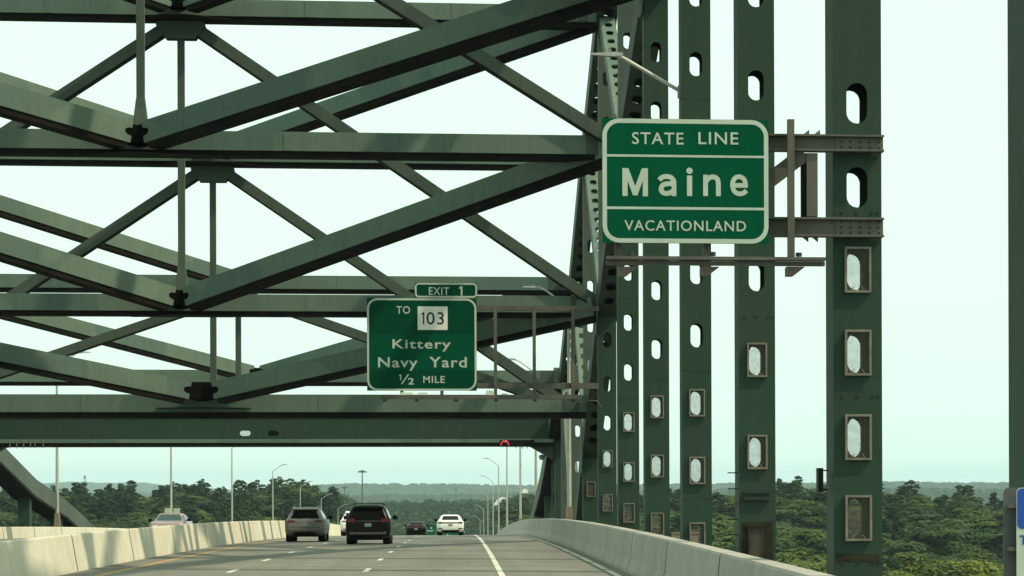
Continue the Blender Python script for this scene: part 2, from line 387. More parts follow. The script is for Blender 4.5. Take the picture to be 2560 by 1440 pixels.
def barrier(name, label, cat, prof, x, ysegs, mats, sign=1):
    root = empty(name, (x, ysegs[0][0], roadz(ysegs[0][0]))); tag(root, label, cat)
    for (a, b) in ysegs:
        n = max(1, int((b - a) / 4)); mb = MB(); m = len(prof)
        for i in range(n + 1):
            y = a + (b - a) * i / n; z = roadz(y)
            mb.v += [Vector((x + sign * px_, y, z + pz)) for px_, pz in prof]
            if i:
                for k in range(m - 1): mb.f.append([(i-1)*m+k, (i-1)*m+k+1, i*m+k+1, i*m+k]); mb.m.append(0)
        mb.f.append(list(range(m))); mb.m.append(0); mb.f.append([n*m+k for k in range(m)][::-1]); mb.m.append(0)
        build('barrier_panel', mb, mats, root)
        if b < 260:
            fm = MB(); cx = sum(p[0] for p in prof) / len(prof); ins = [(cx + (p - cx) * 0.985, q * 0.992) for p, q in prof]
            for yy in (b + 0.002, b + 0.158): fm.v += [Vector((x + sign * p, yy, roadz(yy) + q)) for p, q in ins]
            m = len(ins)
            for k in range(m - 1): fm.f.append([k, k+1, m+k+1, m+k]); fm.m.append(0)
            build('joint_filler', fm, M['seal_dark'], root)
    return root
half = [(0.0, -0.05), (0.0, 0.08), (0.10, 0.36), (0.17, 1.04), (0.20, 1.08), (0.52, 1.08), (0.54, 1.05), (0.56, -0.05)]
med = [(1.08, -0.05), (1.07, 0.06), (0.91, 0.99), (0.88, 1.02), (0.72, 1.02), (0.69, 0.99), (0.53, 0.06), (0.52, -0.05)]
segs = lambda y0, L, n, gap=0.16: [(y0 + L * k, y0 + L * (k + 1) - gap) for k in range(n)]
barrier('concrete_parapet', 'grey concrete parapet along the right shoulder beneath the steel hangers', 'parapet', half, 15.9, segs(-23.7, 11.4, 40), M['conc2'])
barrier('median_barrier', 'sunlit pale concrete median wall left of the yellow line', 'barrier', med, 0.0, segs(-25.9, 12.2, 40), M['conc'])
barrier('concrete_parapet', 'sunlit concrete parapet on the far side of the opposite carriageway', 'parapet', [(a, b - 0.36) for a, b in half], -15.9, segs(-23.7, 11.4, 40), M['conc'], -1)

# ------------------------------------------------------------------ the steel arch bridge
bridge = empty('steel_arch_bridge', (0, YN(8), roadz(YN(8))))
tag(bridge, 'green steel arch bridge with perforated hangers and overhead cross bracing', 'bridge')
Yn = {n: YN(n) for n in range(-4, 18)}
YP1, YP2 = YN(8.69), YN(11.69)              # the two portals
zb = {6: zpx(900, -75, Yn[6]), 7: zpx(350, 352, Yn[7]), 8: zpx(450, 760, Yn[8]), 9: zpx(1440, 1120, Yn[9])}
zb[5] = zb[6] + 2.7; zb[4] = zb[5] + 1.8; zb[3] = zb[4] + 1.0; zb[2] = zb[3] + 0.3; zb[1] = zb[2] - 0.4; zb[0] = zb[1] - 1.0; zb[-1] = zb[0] - 1.7; zb[-2] = zb[-1] - 2.4
zb[10] = zb[9] - 6.6; zb[11] = zb[10] - 7.2
zt = {8: zpx(450, 18, Yn[8]), 9: zpx(535, 385, Yn[9]), 10: zpx(600, 705, Yn[10]), 11: zpx(645, 940, Yn[11])}
zt[7] = zt[8] + 3.9; zt[6] = zt[7] + 3.0; zt[5] = zt[6] + 2.3; zt[4] = zt[5] + 1.6; zt[3] = zt[4] + 0.9; zt[2] = zt[3] + 0.3; zt[1] = zt[2] - 0.3; zt[0] = zt[1] - 0.9; zt[-1] = zt[0] - 1.6; zt[-2] = zt[-1] - 2.2
zt[12] = zt[11] - 4.1; zt[13] = zpx(68, 1219, Yn[13]); zt[14] = zpx(140, 1272, Yn[14]); zt[15] = zt[14] - 2.0; zt[16] = zt[15] - 2.0
def slot_plate(mb, c0, axis, wdir, ndir, L, w, slots, t, hl, hr):
    """plate with stadium slots: starts at c0 (middle of its lower edge), runs L along axis"""
    axis = Vector(axis); wdir = Vector(wdir); ndir = Vector(ndir)
    slots = sorted(slots); H = hl + hr
    def quad(s0, s1):
        if s1 - s0 < 1e-3: return
        for off in (0, t):
            p = [c0 + axis*s + wdir*a + ndir*off for s, a in ((s0,-w/2),(s0,w/2),(s1,w/2),(s1,-w/2))]; mb.add(p, [(0,1,2,3)])
        for a in (-w/2, w/2):
            mb.add([c0 + axis*s + wdir*a + ndir*o for s, o in ((s0,0),(s1,0),(s1,t),(s0,t))], [(0,1,2,3)])
    cur = 0.0
    for sc_ in slots:
        a, b = sc_ - H - 0.05, sc_ + H + 0.05
        if a < cur or b > L: continue
        quad(cur, a)
        hh = H + 0.05; ca = math.atan2(hh, w/2)
        angs = sorted(set([ca, math.pi-ca, math.pi+ca, 2*math.pi-ca] + [2*math.pi*k/28 for k in range(28)]))
        ino = []; outo = []
        for q in angs:
            dx, dy = math.cos(q), math.sin(q)
            k = min((w/2)/abs(dx) if abs(dx) > 1e-9 else 1e9, hh/abs(dy) if abs(dy) > 1e-9 else 1e9)
            outo.append((dx*k, dy*k))
            k2 = hr/abs(dx) if abs(dx) > 1e-9 else 1e9
            if abs(dy)*k2 > hl:                                  # on the round end
                B = dy*hl if dy > 0 else -dy*hl
                B = abs(dy)*hl; k2 = B + math.sqrt(max(0, B*B - hl*hl + hr*hr))
            ino.append((dx*k2, dy*k2))
        m = len(angs); base = c0 + axis*sc_
        vs = [base + wdir*x + axis*y for x, y in outo] + [base + wdir*x + axis*y for x, y in ino]
        vs += [p + ndir*t for p in vs]
        fs = []
        for i in range(m):
            j = (i+1) % m
            fs += [(i, j, m+j, m+i), (2*m+i, 3*m+i, 3*m+j, 2*m+j), (m+i, m+j, 3*m+j, 3*m+i), (i, 2*m+i, 2*m+j, j)]
        mb.add(vs, fs); cur = b
    quad(cur, L)
def perforated(mb, p0, p1, w, d, up, slots, hl=0.16, hr=0.16, t=0.03):
    """box member; the two plates facing +-normal are slotted, the others solid"""
    p0 = Vector(p0); p1 = Vector(p1); ax = (p1 - p0); L = ax.length; ax.normalize()
    nd = Vector(up); nd = (nd - ax * nd.dot(ax)).normalized(); wd = ax.cross(nd).normalized()
    slot_plate(mb, p0 - nd*(d/2), ax, wd, nd, L, w, slots, t, hl, hr)
    slot_plate(mb, p0 + nd*(d/2 - t), ax, wd, nd, L, w, slots, t, hl, hr)
    for s in (-1, 1):
        c = p0 + wd * (s * (w/2 - t/2)); mb.beam(c, c + ax*L, d - 2*t - 0.004, t - 0.003, up=wd)
# ---- hangers: slots (pixel rows) and covered slots per hanger
HW, HD = 0.775, 0.80
slot_rows = {2: [-60, 250, 560, 870, 1180, 1490], 3: [-160, 50 - 212, 258, 468, 675, 882, 1093, 1295, 1500], 4: [-20, 213, 452, 690, 900, 1130, 1355], 5: [-14, 160, 335, 508, 680, 838, 1007, 1176, 1340],
             6: [-20, 130, 278, 430, 580, 725, 872, 1017, 1165, 1310], 7: [430, 555, 680, 805, 930, 1055, 1180, 1282], 8: [850, 960, 1057, 1147, 1257]}
first_cover = {2: 2000, 3: 600, 4: 850, 5: 950, 6: 950, 7: 1000, 8: 1100, 9: 1000}
def make_hanger(n, side, rows=None, spacing=1.9):
    y = Yn[n]; x = XH * side; zr = roadz(y); z0 = zr - 5.0
    z1 = zb.get(n, -99) if n <= 9 else zt[n]
    if z1 - 0.4 < zr: return None
    if n >= 10: z1 = zt[n]
    z1 -= 0.45
    xp = pix(x, y, zr)[0]
    if rows: zs = [zpx(float(xp), r, y) for r in rows]
    else: zs = list(np.arange(zr + 0.6, z1 - 0.7, spacing))
    mb = MB()
    perforated(mb, (x, y + HD/2, z0), (x, y + HD/2, z1), HW, HD, (0, 1, 0), [z - z0 for z in zs if z0 + 0.5 < z < z1 - 0.5], 0.155, 0.165)
    h = build('hanger', mb, M['hang'], bridge)
    for z, r in zip(zs, rows or [float(pix(x, y, z)[1]) for z in zs]):
        if r > first_cover.get(n, 1000) and z0 + 0.5 < z < z1 - 0.5 and side * 1 > 0:
            fw, fh = 0.42, 0.72; w = 0.035; yf = y - 0.012
            fm = MB()
            for a, b in (((x-fw/2, yf-0.07, z-fh/2), (x-fw/2+w, yf, z+fh/2)), ((x+fw/2-w, yf-0.07, z-fh/2), (x+fw/2, yf, z+fh/2)),
                         ((x-fw/2+w, yf-0.068, z+fh/2-w), (x+fw/2-w, yf, z+fh/2)), ((x-fw/2+w, yf-0.068, z-fh/2), (x+fw/2-w, yf, z-fh/2+w))): fm.box(a, b)
            for s in (-1, 1): fm.beam((x + s*0.06, yf-0.03, z-fh/2+0.10), (x + s*0.12, yf-0.03, z-fh/2+0.02), 0.012, 0.012)
            build('cover_frame', fm, M['rust' if (n == 4 and r > 1300) else 'frame'], h)
            sm = MB(); sm.add([(x-fw/2+w, yf-0.02, z-fh/2+w), (x+fw/2-w, yf-0.02, z-fh/2+w), (x+fw/2-w, yf-0.02, z+fh/2-w), (x-fw/2+w, yf-0.02, z+fh/2-w)], [(0,1,2,3)])
            build('mesh_screen', sm, M['screen'], h)
            if n == 4 and r > 1300:
                rp = MB(); rp.box((x-0.33, y-0.010, z-0.62), (x+0.33, y-0.004, z+0.42)); build('rust_patch', rp, M['rust'], h)
    return h
bolt_rows = {3: [530, 990, 1407], 4: [790], 5: [245, 925, 1245], 6: [945], 7: [745, 995]}
for n in range(-2, 10):
    h = make_hanger(n, 1, slot_rows.get(n))
    if h and n in bolt_rows:
        mb = MB(); y = Yn[n]
        for r in bolt_rows[n]:
            z = zpx(float(pix(XH, y, 50)[0]), r, y)
            for dx in (-0.36, -0.24, 0.0, 0.24, 0.34): mb.disc((XH + dx, y + 0.004, z), (0, -1, 0), 0.028, 0.02, 8)
        tag(build('bolt_row', mb, M['bolt'], h), kind='stuff')
for n in range(9, 16):
    for s in (-1, 1):
        if n >= 12 and zt[n] - 0.9 > roadz(Yn[n]) - 1: make_hanger(n, s, None)
p = at(2090, 1386, Yn[3]); q = at(2198, 1404, Yn[3]); mb = MB(); mb.box((p.x, Yn[3] - 0.008, q.z), (q.x, Yn[3] - 0.003, p.z)); build('rust_patch', mb, M['rust'], bridge)
# ---- chords
def chord(name, zd, n0, n1, w, d, mat, perf=False):
    for side in (-1, 1):
        for n in range(n0, n1):
            if side < 0 and n < 5: continue
            a = Vector((XH*side, Yn[n] + HD/2, zd[n])); b = Vector((XH*side, Yn[n+1] + HD/2, zd[n+1])); mb = MB()
            dd = (b - a).normalized() * 0.006
            if perf:
                L = (b - a).length; perforated(mb, a + dd, b - dd, w, d, (0, 0, 1), list(np.arange(1.2, L - 1, 1.45)), 0.18, 0.2)
            else: mb.beam(a + dd, b - dd, w, d)
            build(name, mb, mat, bridge)
chord('bottom_chord', zb, -2, 11, 0.86, 1.05, M['chord'], True)
chord('top_chord', zt, -2, 11, 0.86, 1.05, M['chord'], True)
for side in (-1, 1):                                               # heavier end of the rib beyond the portal
    for n in range(11, 16):
        mb = MB(); a = Vector((XH*side, Yn[n] + HD/2, zt[n])); b = Vector((XH*side, Yn[n+1] + HD/2, zt[n+1])); dd = (b - a).normalized() * 0.006
        mb.beam(a + dd, b - dd, 1.5, 1.15); mb.mi = 1; mb.beam(a + dd, b - dd, 1.46, 0.16, off=-0.66)  # near-black bottom strip paints the shade under the rib
        build('top_chord', mb, [M['brace'], M['grime']], bridge)
for side in (-1, 1):
    for n in range(-2, 12):
        if side < 0 and n < 5: continue
        x = XH * side
        if n <= 11 and n in zb:
            mb = MB(); p0 = Vector((x, Yn[n] + HD/2, zb[n] + 0.53)); p1 = Vector((x, Yn[n] + HD/2, zt[n] - 0.53)); L = (p1 - p0).length
            perforated(mb, p0, p1, 0.66, 0.7, (0, 1, 0), list(np.arange(1.5, L - 1.2, 1.9)), 0.155, 0.15); build('vertical_post', mb, M['brace'], bridge)
            mb = MB(); mb.prism([(x - 0.41*side - 0.02*side, Yn[n] + HD/2 + a, zb[n] + b) for a, b in ((-1.3, 0.75), (-0.5, 1.2), (0.6, 1.2), (1.3, 0.4), (1.3, -0.95), (0.5, -1.2), (-0.5, -1.2), (-1.3, -0.35))], (-0.03*side, 0, 0))
            build('gusset_plate', mb, M['brace'], bridge)
        if n + 1 in zt and n in zb and n < 11:
            mb = MB(); p0 = Vector((x, Yn[n] + HD/2, zb[n])); p1 = Vector((x, Yn[n+1] + HD/2, zt[n+1])); d = (p1 - p0).normalized()
            p0 += d*0.9; p1 -= d*0.9; L = (p1 - p0).length
            perforated(mb, p0, p1, 0.62, 0.62, (0, -1, 1), list(np.arange(1.0, L - 0.8, 1.05)), 0.12, 0.15); build('diagonal', mb, M['paint'], bridge)
# ---- cross struts with a narrower bottom flange, near-black for grime and painted shade
def member(name, p0, p1, w, h, keel=0.2, mat='paint', parent=None, kw=0.86):
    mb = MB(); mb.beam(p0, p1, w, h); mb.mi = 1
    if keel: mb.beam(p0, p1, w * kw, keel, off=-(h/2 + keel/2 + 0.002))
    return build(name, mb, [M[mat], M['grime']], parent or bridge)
XI = XH - 0.44
def strut(y, z, h=0.70, keel=0.2, d=1.0, mat='paint'):
    o = member('cross_strut', (-XI, y, z), (XI, y, z), d, h, keel, mat)
    for x in (-16.6, -11.4, -5.3, 5.3, 11.4, 16.6):
        w = 0.75 if abs(x) > 16 else 0.32
        mb = MB(); mb.box((x - w/2, y - d/2 - 0.016, z - h/2 + 0.01), (x + w/2, y - d/2 - 0.002, z + h/2 - 0.01)); sp = build('splice_plate', mb, M['brace' if abs(x) > 16 else mat], o)
    return o
def arm_notched(p0, p1, w, h, rad, mat='paint', keel=0.22):
    """box brace that stops short of the node p0; its side plates end in a round notch there"""
    p0 = Vector(p0); p1 = Vector(p1); d = (p1 - p0).normalized(); side = d.cross(Vector((0,0,1))).normalized(); u = side.cross(d).normalized()
    L = (p1 - p0).length; t = 0.03; mb = MB()
    notch = [(rad * math.cos(a) * 1.9, rad * math.sin(a)) for a in np.linspace(-math.pi/2, math.pi/2, 9)]
    prof = [(0, -h/2)] + [(L, -h/2), (L, h/2), (0, h/2)] + [(a, b) for a, b in notch[::-1]]
    for s in (-1, 1):
        mb.prism([p0 + side*(s*w/2) + d*a + u*b for a, b in prof], side * (-s * t))
    mb.beam(p0, p1, w - 2*t - 0.004, t, off=h/2 - t/2 - 0.002); mb.beam(p0, p1, w - 2*t - 0.004, t, off=-h/2 + t/2 + 0.002)
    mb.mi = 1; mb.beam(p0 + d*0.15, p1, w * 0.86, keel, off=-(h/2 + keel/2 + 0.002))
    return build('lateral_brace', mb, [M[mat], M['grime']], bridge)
def vee(ynode, znode, yrib, zrib, w=0.8, h=0.8, gap=0.22, rad=0.15, drop=0.0):
    c = Vector((0, ynode, znode))
    for s in (-1, 1):
        e = Vector((s * XI, yrib + HD/2, zrib)); d = (e - c).normalized()
        arm_notched(c + d * (gap + w * 0.42), e, w, h, rad)
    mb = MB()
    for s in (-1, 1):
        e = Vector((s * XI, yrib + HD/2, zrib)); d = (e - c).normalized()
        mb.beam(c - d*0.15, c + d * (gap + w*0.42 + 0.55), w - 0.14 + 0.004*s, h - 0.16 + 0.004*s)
    build('node_block', mb, M['pin'], bridge)  # solid fill coloured as the shaded hollow between the arm ends
    mb = MB()
    for zz in (znode - h/2 - 0.26, ):
        pts = [(-2.1, 0.2), (-0.5, -0.75), (0.5, -0.75), (2.1, 0.2), (2.1, 0.6), (-2.1, 0.6)]
        mb.prism([(a, ynode + b, zz) for a, b in pts], (0, 0, 0.03))
    build('gusset_plate', mb, M['grime'], bridge)
def sway(n, ztop, zbot, foot=True, gus=True, w=0.5):
    y = Yn[n] + HD/2
    for s in (-1, 1): member('sway_brace', (s*0.5, y, ztop - 0.72), (s*XI, y, zbot), w, 0.46, 0.06, 'brace', kw=1.0)
    mb = MB()
    for yy in (y - 0.34, y + 0.31):
        mb.prism([(a, yy, ztop + b) for a, b in ((-0.95, -0.5), (-1.0, -0.72), (-0.85, -0.95), (-0.6, -1.28), (0.6, -1.28), (0.85, -0.95), (1.0, -0.72), (0.95, -0.5))], (0, 0.03, 0))
    build('gusset_plate', mb, M['brace'], bridge)
def mid_post(n, ztop, zbot, foot=True):
    y = Yn[n] + HD/2; mb = MB()
    mb.beam((0, y, zbot + 0.55), (0, y, ztop - 0.9), 0.28, 0.3, up=(0, 1, 0))
    if foot: mb.beam((0, y, zbot + 0.5), (0, y, zbot + 1.6), 0.55, 0.55, up=(0, 1, 0), w1=0.30, h1=0.30)
    build('hanging_post', mb, M['brace'], bridge)
for n in range(-1, 9):
    if n >= 6:
        strut(Yn[n] + HD/2 + 0.5, zb[n] + 0.1)
    elif n >= 1: strut(Yn[n] + HD/2 + 0.5, zb[n])
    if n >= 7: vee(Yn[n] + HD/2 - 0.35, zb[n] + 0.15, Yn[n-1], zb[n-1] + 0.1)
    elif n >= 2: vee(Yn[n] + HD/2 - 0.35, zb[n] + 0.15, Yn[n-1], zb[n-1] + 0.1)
for n in range(0, 12):
    strut(Yn[n] + HD/2 + (0.0 if n > 6 else 0.0), zt[n])
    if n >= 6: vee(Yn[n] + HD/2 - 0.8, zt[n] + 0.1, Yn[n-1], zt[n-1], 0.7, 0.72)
    if n >= 1:
        zlow = {9: zpx(1476, 1035, Yn[9]), 10: zpx(1443, 1018, Yn[10]), 11: zpx(1416, 1030, Yn[11])}.get(n, zb[n] + 0.2)
        if n <= 10: sway(n, zt[n], zlow)
        if n <= 10: mid_post(n, zt[n], max(zb[n], zpx(600, 985, Yn[n])) if n > 8 else zb[n], n <= 8)
# portals
strut(YP1 + 0.5, zpx(700, 1008, YP1), 0.80, 0.28, 0.9, 'paint')
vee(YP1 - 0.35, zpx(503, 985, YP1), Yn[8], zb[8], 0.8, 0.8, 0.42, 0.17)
y = YP2; zc0, zc1 = zpx(700, 1044, y), zpx(700, 1098, y)
mb = MB(); zmid = (zc0 + zc1) / 2 + 0.06
slot_plate(mb, Vector((-XI, y, (zmid + zc1) / 2)), (1, 0, 0), (0, 0, 1), (0, 1, 0), 2*XI, zmid - zc1, [float(XI + at(613, 1081, y).x), float(XI + at(683, 1081, y).x)], 0.04, 0.16, 0.16)
mb.box((-XI, y + 0.03, zmid), (XI, y + 0.06, zc0)); mb.box((-XI, y - 0.02, zc0), (XI, y + 1.2, zc0 + 0.05))
build('portal_girder', mb, M['hang'], bridge)
mb = MB(); mb.box((-XI, y - 0.25, zpx(700, 1107, y)), (XI, y + 1.2, zc1)); mb.mi = 1; mb.box((-XI, y - 0.2, zpx(700, 1117, y)), (XI, y + 1.15, zpx(700, 1107, y) - 0.002))
build('portal_flange', mb, [M['paint'], M['grime']], bridge)
for s in (-1, 1):
    mb = MB(); mb.prism([(s*XI, y + 0.1, zc1), (s*(XI - 2.6), y + 0.1, zc1 - 0.26), (s*(XI - 1.4), y + 0.1, zc1 - 0.5), (s*XI, y + 0.1, zc1 - 1.3)], (0, 0.8, 0)); build('knee_plate', mb, M['chord'], bridge)
for s in (-1, 1):                                                # deep portal legs beside the road
    member('portal_leg', (s*XH, YP2 + 0.6, zc0), (s*XH, YP2 + 0.6, roadz(YP2) - 3), 0.7, 0.7, 0, 'hang')
p = at(683, 1081, YP2 + 0.09); mb = MB(); mb.box((p.x - 0.5, YP2 + 0.07, p.z - 0.3), (p.x + 0.5, YP2 + 0.09, p.z + 0.3)); build('cover_plate', mb, M['grime'], bridge)  # dark plate added so the right slot reads black
p = at(613, 1081, YP2 + 0.09); mb = MB(); mb.add([(p.x - 0.5, YP2 + 0.08, p.z - 0.3), (p.x + 0.5, YP2 + 0.08, p.z - 0.3), (p.x + 0.5, YP2 + 0.08, p.z + 0.3), (p.x - 0.5, YP2 + 0.08, p.z + 0.3)], [(0,1,2,3)]); build('mesh_screen', mb, M['screen'], bridge)  # mesh added behind the left slot to dim the sky through it
# drip clips below the portal flange
for k, xx in enumerate((25, 42, 59, 76, 87, 108, 1290, 1306, 1318, 1332)):
    p = at(xx, 1117, YP2 - 0.27); mb = MB(); mb.beam(p + Vector((0, 0, 0.42)), p + Vector((0, 0, -0.10)), 0.05, 0.05); build('flange_clip', mb, M['frame'], bridge)

# ------------------------------------------------------------------ signs
FONT_CACHE = {}
def text_mesh(txt, bold):
    cu = bpy.data.curves.new('t', 'FONT'); cu.body = txt; cu.size = 1.0; cu.offset = bold; cu.extrude = 0.0; cu.resolution_u = 4; cu.space_character = 1.12; cu.fill_mode = 'FRONT'
    o = bpy.data.objects.new('t', cu); C.objects.link(o)
    dg = bpy.context.evaluated_depsgraph_get(); dg.update()
    me = bpy.data.meshes.new_from_object(o.evaluated_get(dg)); bpy.data.objects.remove(o); bpy.data.curves.remove(cu)
    return me
def lettering(name, txt, p0, p1, Y, mat, parent, bold=0.02, cap=None):
    """words fitted to the box p0 (left, top px) .. p1 (right, baseline px) on the plane Y; cap = fit capital height only"""
    a = at(*p0, Y); b = at(*p1, Y); me = text_mesh(txt, bold)
    V = np.array([v.co[:] for v in me.vertices])
    xs0, xs1 = V[:, 0].min(), V[:, 0].max()
    capv = cap if cap else V[:, 1].max()
    F = [list(p.vertices) for p in me.polygons]; bpy.data.meshes.remove(me)
    sx = (b.x - a.x) / (xs1 - xs0); sz = (a.z - b.z) / capv
    mb = MB(); pts = [(a.x + (v[0]-xs0)*sx, Y, b.z + v[1]*sz) for v in V]
    mb.add(pts, F); n = len(pts)
    o = build(name, mb, mat, parent)
    return o
def round_rect(x0, x1, z0, z1, r, n=7):
    pts = []
    for cx, cz, a0 in ((x1-r, z1-r, 0), (x0+r, z1-r, 90), (x0+r, z0+r, 180), (x1-r, z0+r, 270)):
        for k in range(n): a = R(a0 + 90*k/(n-1)); pts.append((cx + r*math.cos(a), cz + r*math.sin(a)))
    return pts
def ring(mb, outer, inner, Y, t):
    n = len(outer); vs = [(x, Y, z) for x, z in outer] + [(x, Y, z) for x, z in inner]; vs += [(x, Y + t, z) for x, _, z in vs]
    fs = []
    for i in range(n):
        j = (i+1) % n; fs += [(i, j, n+j, n+i), (2*n+i, 3*n+i, 3*n+j, 2*n+j), (i, 2*n+i, 2*n+j, j), (n+i, n+j, 3*n+j, 3*n+i)]
    mb.add(vs, fs)
def rrect_poly(mb, pts, Y, t): mb.prism([(x, Y, z) for x, z in pts], (0, t, 0))
def sign_panel(parent, x0, y0, x1, y1, Y, mat, bw, rad_px, square=True):
    a = at(x0, y0, Y); b = at(x1, y1, Y); s = (b.x - a.x) / (x1 - x0); r = rad_px * s; w = bw * s
    mb = MB()
    if square: mb.box((a.x, Y, b.z), (b.x, Y + 0.02, a.z))
    else: rrect_poly(mb, round_rect(a.x, b.x, b.z, a.z, r), Y, 0.02)
    pan = build('sign_panel', mb, mat, parent)
    mb = MB(); e = 0.004 if square else 0.0
    ring(mb, round_rect(a.x + e, b.x - e, b.z + e, a.z - e, r), round_rect(a.x + e + w, b.x - e - w, b.z + e + w, a.z - e - w, max(0.02, r - w)), Y - 0.004, 0.003)
    build('sign_border', mb, M['signwhite'], parent)
    return a, b, s
YS = Yn[3] - 0.55
ms = empty('state_line_sign', at(1713, 610, YS)); tag(ms, 'large green state line sign reading Maine on the right', 'road sign')
a, b, s = sign_panel(ms, 1505, 295, 1922, 610, YS, M['signgreen'], 11, 42)
for yy in (390.5, 521):
    p = at(1514, yy - 5, YS); q = at(1913, yy + 5, YS); mb = MB(); mb.box((p.x, YS - 0.0045, q.z), (q.x, YS - 0.0015, p.z)); build('sign_rule', mb, M['signwhite'], ms)
YT = YS - 0.006
def words(lst, parent, Y, mat):
    for nm, t, p0, p1, bold, cap in lst: lettering(nm, t, p0, p1, Y, mat, parent, bold, cap)
words([('lettering', 'STATE', (1580, 330), (1709, 361), 0.008, None), ('lettering', 'LINE', (1746, 330), (1846, 361), 0.008, None),
       ('lettering', 'VACATIONLAND', (1561, 550), (1865, 578), 0.008, None)], ms, YT, M['signwhite'])
def ribbon(mb, pts, w):
    pts = [Vector(p) for p in pts]
    if len(pts) > 4:
        for _ in range(2): pts = [pts[0]] + [q for a, b in zip(pts, pts[1:]) for q in (a*0.75 + b*0.25, a*0.25 + b*0.75)] + [pts[-1]]
    n = len(pts); L = []; Rr = []
    for i, p in enumerate(pts):
        d0 = (p - pts[i-1]).normalized() if i else None; d1 = (pts[i+1] - p).normalized() if i < n-1 else None
        d = d0 if d1 is None else d1 if d0 is None else (d0 + d1).normalized()
        k = 1.0 if d0 is None or d1 is None else 1.0 / max(0.5, d.dot(d1))
        nn = Vector((-d.z, 0, d.x)) * (w/2*k); L.append(p + nn); Rr.append(p - nn)
    mb.add(L + Rr, [(i, i+1, n+i+1, n+i) for i in range(n-1)])
def glyph(parent, ox, oy, strokes, sw, Y, dots=(), mat=None):
    """letter drawn with strokes; units are photo pixels, oy = baseline"""
    k = at(ox + 1, oy, Y).x - at(ox, oy, Y).x; o = at(ox, oy, Y); mb = MB()
    for i, st in enumerate(strokes): ribbon(mb, [(o.x + a*k, Y - 0.0006*i, o.z + b*k) for a, b in st], sw*k)
    for (a, b, r) in dots: mb.add([(o.x + (a + r*math.cos(q))*k, Y, o.z + (b + r*math.sin(q))*k) for q in np.linspace(0, 2*math.pi, 17)[:-1]], [tuple(range(16))])
    return build('lettering', mb, mat or M['signwhite'], parent)
glyph(ms, 1556, 490, [[(6.5, 0), (6.5, 70)], [(57.5, 0), (57.5, 70)], [(9, 68), (32, 6)], [(55, 68), (32, 6)], [(32, 2), (32, 9)]], 13, YT)
glyph(ms, 1645, 490, [[(3, 40), (9, 46), (17, 49), (26, 49), (34, 46), (39.5, 39), (40, 30), (40, 0)], [(40, 31), (22, 31), (12, 28), (7, 19), (9.5, 10.5), (17, 6), (28, 7), (40, 14)]], 12, YT)
glyph(ms, 1717, 490, [[(7, 0), (7, 51)]], 13, YT, [(7, 63, 8)])
glyph(ms, 1758, 490, [[(6, 0), (6, 53)], [(6, 34), (11, 42), (19, 47.5), (28, 48), (35, 44), (38, 36), (38, 0)]], 12, YT)
glyph(ms, 1825, 490, [[(6, 26.5), (44.5, 26.5)], [(39, 27), (38.5, 34), (36, 41), (29, 47.5), (20, 48.5), (12, 45), (7, 36), (6, 25), (9, 14), (16, 7), (26, 5), (35, 8), (41, 14)]], 11.5, YT)
# support of the state line sign: two cantilever beams, posts, walkway beam
sup = empty('sign_support', at(2136, 600, Yn[3])); tag(sup, 'brown steel cantilever frame and walkway beam holding the Maine sign', 'sign support')
YF = Yn[3] - 0.002
def ibeam(mb, x0, x1, y0, y1, z0, z1, f=0.03):
    mb.box((x0, y0, z1 - f), (x1, y1, z1)); mb.box((x0, y0, z0), (x1, y1, z0 + f)); ym = (y0 + y1) / 2; mb.box((x0, ym - 0.01, z0 + f + 0.001), (x1, ym + 0.01, z1 - f - 0.001))
for y0, y1 in ((335, 384), (543, 596)):
    p = at(1540, y0, YF); q = at(2204, y1, YF); mb = MB(); ibeam(mb, p.x, q.x, YF - 0.26, YF - 0.02, q.z, p.z); build('cantilever_beam', mb, M['support'], sup)
    p2 = at(2086, y0 + 5, YF); mb = MB(); mb.box((p2.x, YF - 0.17, q.z + 0.035), (q.x - 0.01, YF - 0.155, p.z - 0.035)); pl = build('end_plate', mb, M['support'], sup)
    mb = MB()
    for i in range(5):
        for k in range(3): mb.disc((p2.x + 0.08 + i*0.15, YF - 0.17, q.z + 0.07 + k*0.085), (0, -1, 0), 0.018, 0.02, 8)
    tag(build('bolt_row', mb, M['bolt'], pl), kind='stuff')
def post(mb, x0, x1, y0, y1, Y, d=0.1):
    p = at(x0, y0, Y); q = at(x1, y1, Y); mb.box((p.x, Y - d, q.z), (q.x, Y, p.z))
for x0, x1, y0, y1 in ((1967, 1985, 300, 645), (1757, 1775, 330, 645), (1535, 1553, 330, 655)):
    mb = MB(); post(mb, x0, x1, y0, y1, YF - 0.30, 0.10); build('sign_post', mb, M['support'], sup)
mb = MB(); post(mb, 2014, 2042, 385, 543, YF - 0.09, 0.12); build('spacer_post', mb, M['support'], sup)
mb = MB(); post(mb, 2001, 2013.5, 385, 543, YF - 0.05, 0.12); build('spacer_flange', mb, M['grime'], sup)
mb = MB(); mb.beam(at(1925, 450, YF - 0.12), at(2010, 385, YF - 0.12), 0.12, 0.24); build('diagonal_brace', mb, M['support'], sup)
p = at(1516, 641, YF - 0.7); q = at(2062, 665, YF - 0.7); mb = MB(); zc_ = (p.z + q.z) / 2
mb.box((p.x, YF - 0.82, zc_ + 0.012), (q.x, YF - 0.6, p.z)); mb.box((p.x, YF - 0.72, q.z), (q.x, YF - 0.60, zc_)); build('walkway_beam', mb, M['support'], sup)
